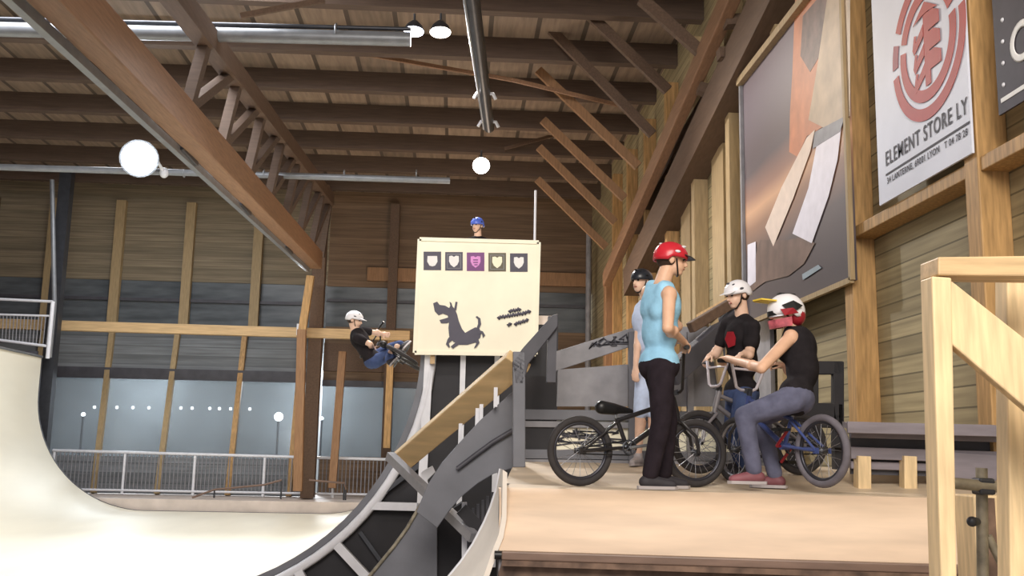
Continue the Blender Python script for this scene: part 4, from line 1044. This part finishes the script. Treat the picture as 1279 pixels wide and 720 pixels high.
def shell(hr, HR, k, cen=(0, -.012, .030), ax=(.104, .128, .104), low=.56, n=24, m=10, thick=.012):
    b = MB(); vo = []; vi = []
    for j in range(m+1):
        ph = PI*low*j/m
        for i in range(n):
            th = 2*PI*i/n; y = math.sin(th); drop = .012*(y < -.3)
            def pt(g): return hr(cen[0]+(ax[0]-g)*math.sin(ph)*math.cos(th), cen[1]+(ax[1]-g)*math.sin(ph)*math.sin(th), cen[2]+(ax[2]-g)*math.cos(ph)-(.03*(j/m)**3 if y < 0 else 0))
            vo.append(pt(0)); vi.append(pt(thick))
    N_ = len(vo); fs = []
    for j in range(m):
        for i in range(n):
            a, c = j*n+i, j*n+(i+1) % n; fs.append((a, a+n, c+n, c)); fs.append((N_+a, N_+c, N_+c+n, N_+a+n))
    for i in range(n):
        a, c = m*n+i, m*n+(i+1) % n; fs.append((a, N_+a, N_+c, c))
    b.add(vo+vi, fs, 0, True); return b
def strap(hr, t):
    b = MB()
    for s in (-1, 1): b.tube([hr(s*.085, .02, .0), hr(s*.070, .035, -.06), hr(s*.02, .055, -.112), hr(0, .058, -.114)], .006, 6)
    b.build('chin_strap', M_blackplas, t)
def helm_skate(m, vent=M_blackplas, brim=False):
    def fn(t, hr, HR, k):
        s_ = shell(hr, HR, k).build('helmet', m, t)
        b = MB()
        for x in (-.05, 0, .05):
            b.ell(hr(x, .075-abs(x)*.4, .112-abs(x)*.35), (.010, .022, .008), HR, 8, 6); b.ell(hr(x, -.085+abs(x)*.4, .108-abs(x)*.35), (.010, .022, .008), HR, 8, 6)
        for s in (-1, 1): b.ell(hr(s*.100, .02, .05), (.006, .022, .010), HR, 8, 6)
        v_ = b.build('vent', vent, t); v_.parent = s_; v_.location = (0, 0, 0)
        if brim:
            q = MB(); P1 = [hr(x, .105-abs(x)*.35, .035) for x in (-.08, -.04, 0, .04, .08)]; P2 = [hr(x, .175-abs(x)*.6, .022) for x in (-.075, -.04, 0, .04, .075)]
            q.slab(P1, P2, HR @ V((0, 0, .006))); r_ = q.build('visor', brim, t); r_.parent = s_; r_.location = (0, 0, 0)
        strap(hr, t)
    return fn
def helm_full(t, hr, HR, k):
    s_ = shell(hr, HR, k, (0, -.015, .022), (.118, .142, .124), .60, thick=.016).build('helmet', M_helwhite, t)
    b = MB().ell(hr(0, -.075, -.03), (.100, .075, .085), HR, 16, 10); q = b.build('neck_shell', M_darkred, t); q.parent = s_; q.location = (0, 0, 0)
    an = [R_(x) for x in range(-12, 193, 17)]
    A_ = [hr(.106*math.cos(a), -.01+.150*max(0, math.sin(a))**1.3, -.040-.012*math.sin(a)) for a in an]; B_ = [hr(.100*math.cos(a), -.01+.142*max(0, math.sin(a))**1.3, -.108-.006*math.sin(a)) for a in an]
    T_ = [HR @ V((-.02*math.cos(a), -.022*math.sin(a), 0)) for a in an]
    q = MB().slab(A_, B_, T_).build('chin_bar', W('chin_pink_red', 190, 96, 108, rough=.3, var=.4, scale=14), t); q.parent = s_; q.location = (0, 0, 0)
    P1 = [hr(x, .105-abs(x)*.3, .085) for x in (-.085, -.045, 0, .045, .085)]; P2 = [hr(x, .235-abs(x)*.5, .108) for x in (-.08, -.045, 0, .045, .08)]
    q = MB().slab(P1, P2, HR @ V((0, 0, .010))).build('visor', M_yellow, t); q.parent = s_; q.location = (0, 0, 0)
    for s in (-1, 1):
        q = MB().prism([hr(s*.112, .06, .05), hr(s*.121, -.03, .075), hr(s*.116, -.10, .03), hr(s*.119, -.05, .0), hr(s*.116, .03, .015)], HR @ V((s*.006, 0, 0))).build('dark_flash', M_blackplas, t); q.parent = s_; q.location = (0, 0, 0)
    q = MB().prism([hr(-.03, .03, .146), hr(.03, .03, .146), hr(.035, -.09, .125), hr(-.035, -.09, .125)], HR @ V((0, 0, .008))).build('crown_stripe', M_blackplas, t); q.parent = s_; q.location = (0, 0, 0)
    for s in (-1, 1):
        q = MB().prism([hr(s*.110, .075, .02), hr(s*.122, -.02, .02), hr(s*.114, -.06, -.02), hr(s*.112, .05, -.03)], HR @ V((s*.006, 0, 0))).build('red_flash', M_darkred, t); q.parent = s_; q.location = (0, 0, 0)
    g = MB(); A_ = [hr(.098*math.cos(a), .0+.108*math.sin(a), .028) for a in [R_(x) for x in range(15, 166, 15)]]; B_ = [hr(.098*math.cos(a), .0+.110*math.sin(a), -.028) for a in [R_(x) for x in range(15, 166, 15)]]
    g.slab(A_, B_, HR @ V((0, .012, 0))); g.build('goggles', M_steelw, t)
    g = MB(); A_ = [hr(.085*math.cos(a), .016+.108*math.sin(a), .018) for a in [R_(x) for x in range(35, 146, 10)]]; B_ = [hr(.085*math.cos(a), .016+.110*math.sin(a), -.018) for a in [R_(x) for x in range(35, 146, 10)]]
    g.slab(A_, B_, HR @ V((0, .010, 0))); g.build('goggle_lens', M_blackplas, t)

# ---- bikes on the deck
DZ = 1.642
def deckz(x, y):
    r = y-yl(x)
    P_ = [(0, 1.64), (.8, 1.64), (1.35, 1.70), (2.2, 1.77), (3.05, 1.79)]
    for (a, za), (c, zc) in zip(P_, P_[1:]):
        if r <= c: return za+(zc-za)*max(0, (r-a))/(c-a)
    return 1.79
def ground(x, y): return V((x, y, deckz(x, y)+.003))
A_r, A_f = V((.905, 7.36, 0)), V((1.80, 7.58, 0))
bikeA, gA = bike('black bmx bike pushed by the man in the cyan tank top', ground(A_r.x, A_r.y), A_f-A_r, M_fblack, M_fblack, M_blackplas, M_rimd, M_tire, steer=-.04, rise=1.03, half=.34, crank=.15)
M_r, M_f = V((2.86, 8.30, 0)), V((1.955, 8.08, 0))
zm = max(deckz(M_r.x, M_r.y), deckz(M_f.x, M_f.y))+.002
bikeM, gM = bike('dark bmx bike with pale grey bar under the man in white helmet', V((M_r.x, M_r.y, zm)), M_f-M_r, M_fgrey, M_chrome, M_blackplas, M_rimd, M_tire, steer=.06, rise=.92, half=.30, crank=2.2)
B_r, B_f = V((2.545, 6.93, 0)), V((2.15, 7.79, 0))
bikeB, gB = bike('blue bmx bike with white handlebar and red saddle, seated rider on it', V((B_r.x, B_r.y, max(deckz(B_r.x, B_r.y), deckz(B_f.x, B_f.y))+.002)), B_f-B_r, M_fblue, M_chrome, M_redseat, M_rimd, M_tireg, steer=-.14, rise=.92, half=.285, crank=-.75, rimf=M_rim, tiref=M_tire, fork_m=M_fblack, crank_m=M_darkred)

def hand_to(J, S, elbow, grip, bar_dir, up=V((0, 0, 1))):
    """bring a hand onto a grip: fingers wrap over the bar from above"""
    d = (grip-elbow); d = d.normalized()
    J['e'+S] = elbow; J['w'+S] = grip - d*.085 + up*.022; J['h'+S+'d'] = d; J['palm'+S] = -up; J['thumb'+S] = bar_dir

# ---- man in cyan, walking right with the first bike
def pc(x, y, dy=0): return at(x, y, Y=7.12+dy)
J = dict(head=pc(839, 325), neck=pc(826, 353), pelvis=pc(823, 455), sR=pc(836, 368, -.16), sL=pc(810, 366, .14), hR=pc(826, 462, -.085), hL=pc(820, 462, .085),
         kR=pc(826, 528, -.10), kL=pc(834, 526, .10), fdR=V((1, -.12, 0)), fdL=V((1, .05, 0)))
J['aR'] = pc(811, 0, -.10); J['aR'].z = 0
for S, (x, dy) in (('R', (812, -.10)), ('L', (829, .10))):
    a = at(x, 595, Y=7.12+dy); J['a'+S] = V((a.x, a.y, deckz(a.x, a.y)+.098))
hand_to(J, 'R', pc(834, 410, -.24), gA[1], V((0, 1, 0))); hand_to(J, 'L', pc(846, 408, .20), gA[0], V((0, -1, 0)))
person(ground(J['pelvis'].x, J['pelvis'].y), 'standing man in cyan tank top, black trousers and red helmet holding a bike', J, V((.88, .48, 0)), V((1, -.02, -.12)), M_skin, M_cyan, M_charcoal, M_shoe, helm_skate(M_helred, M_steelw, M_blackplas))

# ---- man in white helmet and black T-shirt astride the second bike
def pm(x, y, dy=0): return at(x, y, Y=8.22+dy)
J = dict(head=pm(921, 369, -.03), neck=pm(927, 395), pelvis=pm(926, 490), sL=pm(940, 408, -.15), sR=pm(909, 405, .13), hL=pm(931, 497, -.10), hR=pm(921, 497, .09),
         kL=pm(920, 545, -.20), kR=pm(914, 545, .18), fdL=V((-1, -.35, 0)), fdR=V((-1, .1, 0)))
for S, (x, dy) in (('L', (930, -.19)), ('R', (926, .22))):
    a = at(x, 590, Y=8.22+dy); J['a'+S] = V((a.x, a.y, deckz(a.x, a.y)+.098))
hand_to(J, 'L', pm(936, 443, -.22), gM[0], V((0, 1, 0))); hand_to(J, 'R', pm(896, 440, .20), gM[1], V((0, -1, 0)))
pM_ = person(ground(J['pelvis'].x, J['pelvis'].y), 'man in white helmet and black T-shirt with red print, astride a bike', J, V((-.86, -.5, 0)), V((-.9, -.38, -.22)), M_skin2, M_blackcot, M_jeans, M_shoe, helm_skate(M_helwhite, M_greyd, M_helwhite), k=.97, sleeve=.62)
b = MB()
cc = pm(912, 411, -.12); n_ = V((-.86, -.5, 0)).normalized(); s_ = n_.cross(V((0, 0, 1)))
cc = J['pelvis'].lerp(J['neck'], .70)+n_*.137*.97+V((0, 0, -.01))
b.prism([cc+s_*u_+V((0, 0, v_)) for u_, v_ in ((-.05, -.06), (.02, -.075), (.06, .0), (.03, .06), (-.035, .055), (-.06, .0))], n_*.006)
q = b.build('shirt_print', M_darkred, pM_)

# ---- seated rider in black tank top and full-face helmet
sf = V((-.84, .42, 0)).normalized(); sl = V((-sf.y, sf.x, 0))     # his left
pel = V((2.43, 7.10, 2.315)); nk = at(992, 413, Y=7.26)
J = dict(head=at(980, 391, Y=7.22), neck=nk, pelvis=pel, sL=nk+sl*.18+V((0, 0, -.07)), sR=nk-sl*.18+V((0, 0, -.07)), hL=pel+sl*.09+V((-.02, 0, -.03)), hR=pel-sl*.09+V((-.02, 0, -.03)))
J['kL'] = at(930, 520, Y=7.08); J['kR'] = at(950, 522, Y=7.55)
for S, (x, Y) in (('L', (942, 7.12)), ('R', (968, 7.50))):
    a = at(x, 585, Y=Y); J['a'+S] = V((a.x, a.y, deckz(a.x, a.y)+(.14 if S == 'L' else .098)))
J['fdL'] = V((-1, .1, 0)); J['fdR'] = V((-.9, .4, 0))
bd = (gB[1]-gB[0]).normalized()
hand_to(J, 'L', at(951, 460, Y=6.95), gB[0], bd); hand_to(J, 'R', at(985, 462, Y=7.62), gB[1], -bd)
person(ground(J['pelvis'].x, J['pelvis'].y), 'seated rider in black tank top, jeans and colourful full-face helmet on a blue bike', J, sf, V((-.97, -.05, -.12)), M_skin, M_blackcot, M_jeansg, M_shoer, helm_full, k=.98, belly=pel.lerp(nk, .42)-sf*.05)

# ---- young rider behind the man in cyan
def pk(x, y, dy=0): return at(x, y, Y=9.05+dy)
J = dict(head=pk(801, 352, -.02), neck=pk(808, 374), pelvis=pk(812, 462), sL=pk(824, 386, -.08), sR=pk(800, 386, .05), eL=pk(832, 425), wL=pk(828, 458, -.1), eR=pk(797, 424), wR=pk(794, 458, -.12), hL=pk(819, 470), hR=pk(806, 470), kL=pk(816, 515, -.06), kR=pk(800, 515, -.08), fdL=V((-.5, -1, 0)), fdR=V((-.6, -1, 0)), pantend=.15)
for S, x in (('L', 815), ('R', 797)):
    a = at(x, 560, Y=9.05); J['a'+S] = V((a.x, a.y, deckz(a.x, a.y)+.09))
person(ground(J['pelvis'].x, J['pelvis'].y), 'person in black helmet and pale blue shirt standing behind the man in cyan', J, V((-.6, -.8, 0)), V((-.75, -.6, -.05)), M_skin2, M_whitecot, M_whitecot, M_shoew, helm_skate(M_helblack), k=.92, sleeve=.6, voxel=.011, curl=.5)

# ---- rider on the half-pipe wall
YRd = 14.2
def pr_(x, y, dy=0): return at(x, y, Y=YRd+dy)
ru = V((-.87, 0, .50)).normalized()
mw = Matrix((( 0, -ru.z, ru.x, 0), (1, 0, 0, 0), (0, ru.x, ru.z, 0), (0, 0, 0, 1)))
cpt = V((XLIP_R-.07, YRd-.42, 3.02))
mw = Matrix.Translation(cpt) @ mw
bikeR, gR = bike('dark bmx bike ridden high on the half-pipe wall', cpt, V((0, 1, 0)), M_fblack, M_fblack, M_blackplas, M_rimd, M_tire, rise=.82, half=.30, crank=0.0, matrix=mw)
ped = [mw @ V((.37-.17*s, s*.145, .31)) for s in (1, -1)]   # left, right pedal
J = dict(head=pr_(443, 400), neck=pr_(443, 414), pelvis=pr_(465, 449), headup=V((-.25, 0, 1)))
J['sL'] = pr_(449, 413, .17); J['sR'] = pr_(446, 422, -.17)
J['hL'] = pr_(468, 447, .08); J['hR'] = pr_(468, 452, -.08)
J['kL'] = pr_(490, 434, .12); J['kR'] = pr_(490, 441, -.14)
J['aL'] = ped[1]+ru*.10; J['aR'] = ped[0]+ru*.10
J['fdL'] = J['fdR'] = V((.35, .8, .5)).normalized(); J['fuL'] = J['fuR'] = ru
gl, gr = sorted(gR, key=lambda p: -p.z)
gl = gl.lerp(pr_(491, 428, .2), .6); gr = gr.lerp(pr_(482, 438, .1), .6)
hand_to(J, 'L', pr_(470, 416, .22), gl, V((0, 0, -1)), ru); hand_to(J, 'R', pr_(462, 430, -.22), gr, V((0, 0, 1)), ru)
person(cpt, 'airborne rider in white helmet, black T-shirt and blue jeans on half-pipe wall', J, V((.8, .1, .45)), V((.95, -.15, -.2)), M_skin2, M_blackcot, M_jeans, M_shoe, helm_skate(M_helwhite, M_greyd, M_helwhite), k=1.0, sleeve=.55, voxel=.010)

# ---- person in blue helmet behind the sign
def pb_(x, y, dy=0): return at(x, y, Y=14.4+dy)
J = dict(head=pb_(596, 282), neck=pb_(597, 297), sL=pb_(612, 304), sR=pb_(580, 304), fdL=V((-.3, -1, 0)), fdR=V((-.4, -1, 0)))
bx = J['neck'].x; zf = ZRT-.02
J['pelvis'] = V((bx, 14.45, zf+.84)); 
for S, s in (('L', 1), ('R', -1)):
    J['h'+S] = V((bx+s*.085, 14.45, zf+.80)); J['k'+S] = V((bx+s*.10, 14.38, zf+.45)); J['a'+S] = V((bx+s*.11, 14.44, zf+.09))
    J['e'+S] = V((bx+s*.24, 14.40, J['sL'].z-.27)); J['w'+S] = V((bx+s*.22, 14.28, J['sL'].z-.48))
person((bx, 14.45, zf), 'person in blue helmet and black top standing behind the cream sign', J, V((-.2, -1, 0)), V((-.55, -.85, -.1)), M_skin2, M_blackcot, M_charcoal, M_shoe, helm_skate(M_helblue), k=.93, sleeve=.6, voxel=.011, curl=.5)
# ================================================================== LIGHT
w = bpy.data.worlds.new('world'); SC.world = w; w.use_nodes = True
bg = w.node_tree.nodes['Background']; bg.inputs[0].default_value = (0.80, 0.80, 0.86, 1); bg.inputs[1].default_value = 0.85
def area(name, loc, tgt, size, power, col=(1, 1, 1), sy=None):
    d = bpy.data.lights.new(name, 'AREA'); d.energy = power; d.size = size; d.color = col
    if sy: d.shape = 'RECTANGLE'; d.size_y = sy
    o = bpy.data.objects.new(name, d); COL.objects.link(o); o.location = V(loc)
    o.rotation_euler = (V(tgt)-V(loc)).to_track_quat('-Z', 'Y').to_euler(); return o
def spot(name, loc, tgt, power, col, ang=100, r=.15):
    d = bpy.data.lights.new(name, 'SPOT'); d.energy = power; d.color = col; d.spot_size = math.radians(ang); d.spot_blend = .6; d.shadow_soft_size = r
    o = bpy.data.objects.new(name, d); COL.objects.link(o); o.location = V(loc); o.rotation_euler = (V(tgt)-V(loc)).to_track_quat('-Z', 'Y').to_euler(); return o
def point(name, loc, power, col, r=.2):
    d = bpy.data.lights.new(name, 'POINT'); d.energy = power; d.color = col; d.shadow_soft_size = r
    o = bpy.data.objects.new(name, d); COL.objects.link(o); o.location = V(loc); return o
area('key_behind', (0.0, -3.0, 8.0), (2.0, 9.0, 2.2), 5.0, 1350, (1.0, .92, .82))  # unseen key area light added behind the camera
area('ramp_light', (-6.0, 15.0, 10.0), (-7.5, 19.0, 0), 5.0, 950, (.97, .98, 1.0), 3.0)
area('ramp_light_far', (-8.0, 25.0, 9.7), (-8.5, 25.0, 0), 4.0, 500, (.95, .97, 1.0), 2.0)
spot('flood_beam', CFLOOD+DFLOOD*.5, (-5.0, 14, 0), 800, (.82, .9, 1.0), 110, .3)
spot('lamp_beam', c1+V((0, -.1, -.35)), (0.5, 14.0, 0), 1300, (.92, .95, 1.0), 130, .15)
spot('lamp_beam', c2+V((.1, -.1, -.35)), (1.5, 13.0, 1.0), 1400, (1.0, .88, .75), 130, .15)
spot('lamp_beam', c3+V((0, -.4, -.3)), (1.0, 21.0, 0), 900, (1.0, .86, .72), 150, .15)
spot('sign_fill', (-0.8, 5.5, 8.5), (0.2, 13.0, 3.9), 1100, (1.0, .95, .88), 34, .3)  # unseen spot added to brighten the sign board
point('bounce_warm', (0.5, 26.0, 4.5), 350, (1.0, .80, .62), .8)
point('outside_fill', (-12, 37.6, 4.5), 1500, (.94, .97, 1.0), .5)  # unseen point lights added to light the outer wall
point('outside_fill', (-5.5, 37.6, 4.0), 1300, (.94, .97, 1.0), .5)
SC.view_settings.view_transform = 'Standard'; SC.view_settings.look = 'None'; SC.view_settings.exposure = 0.0
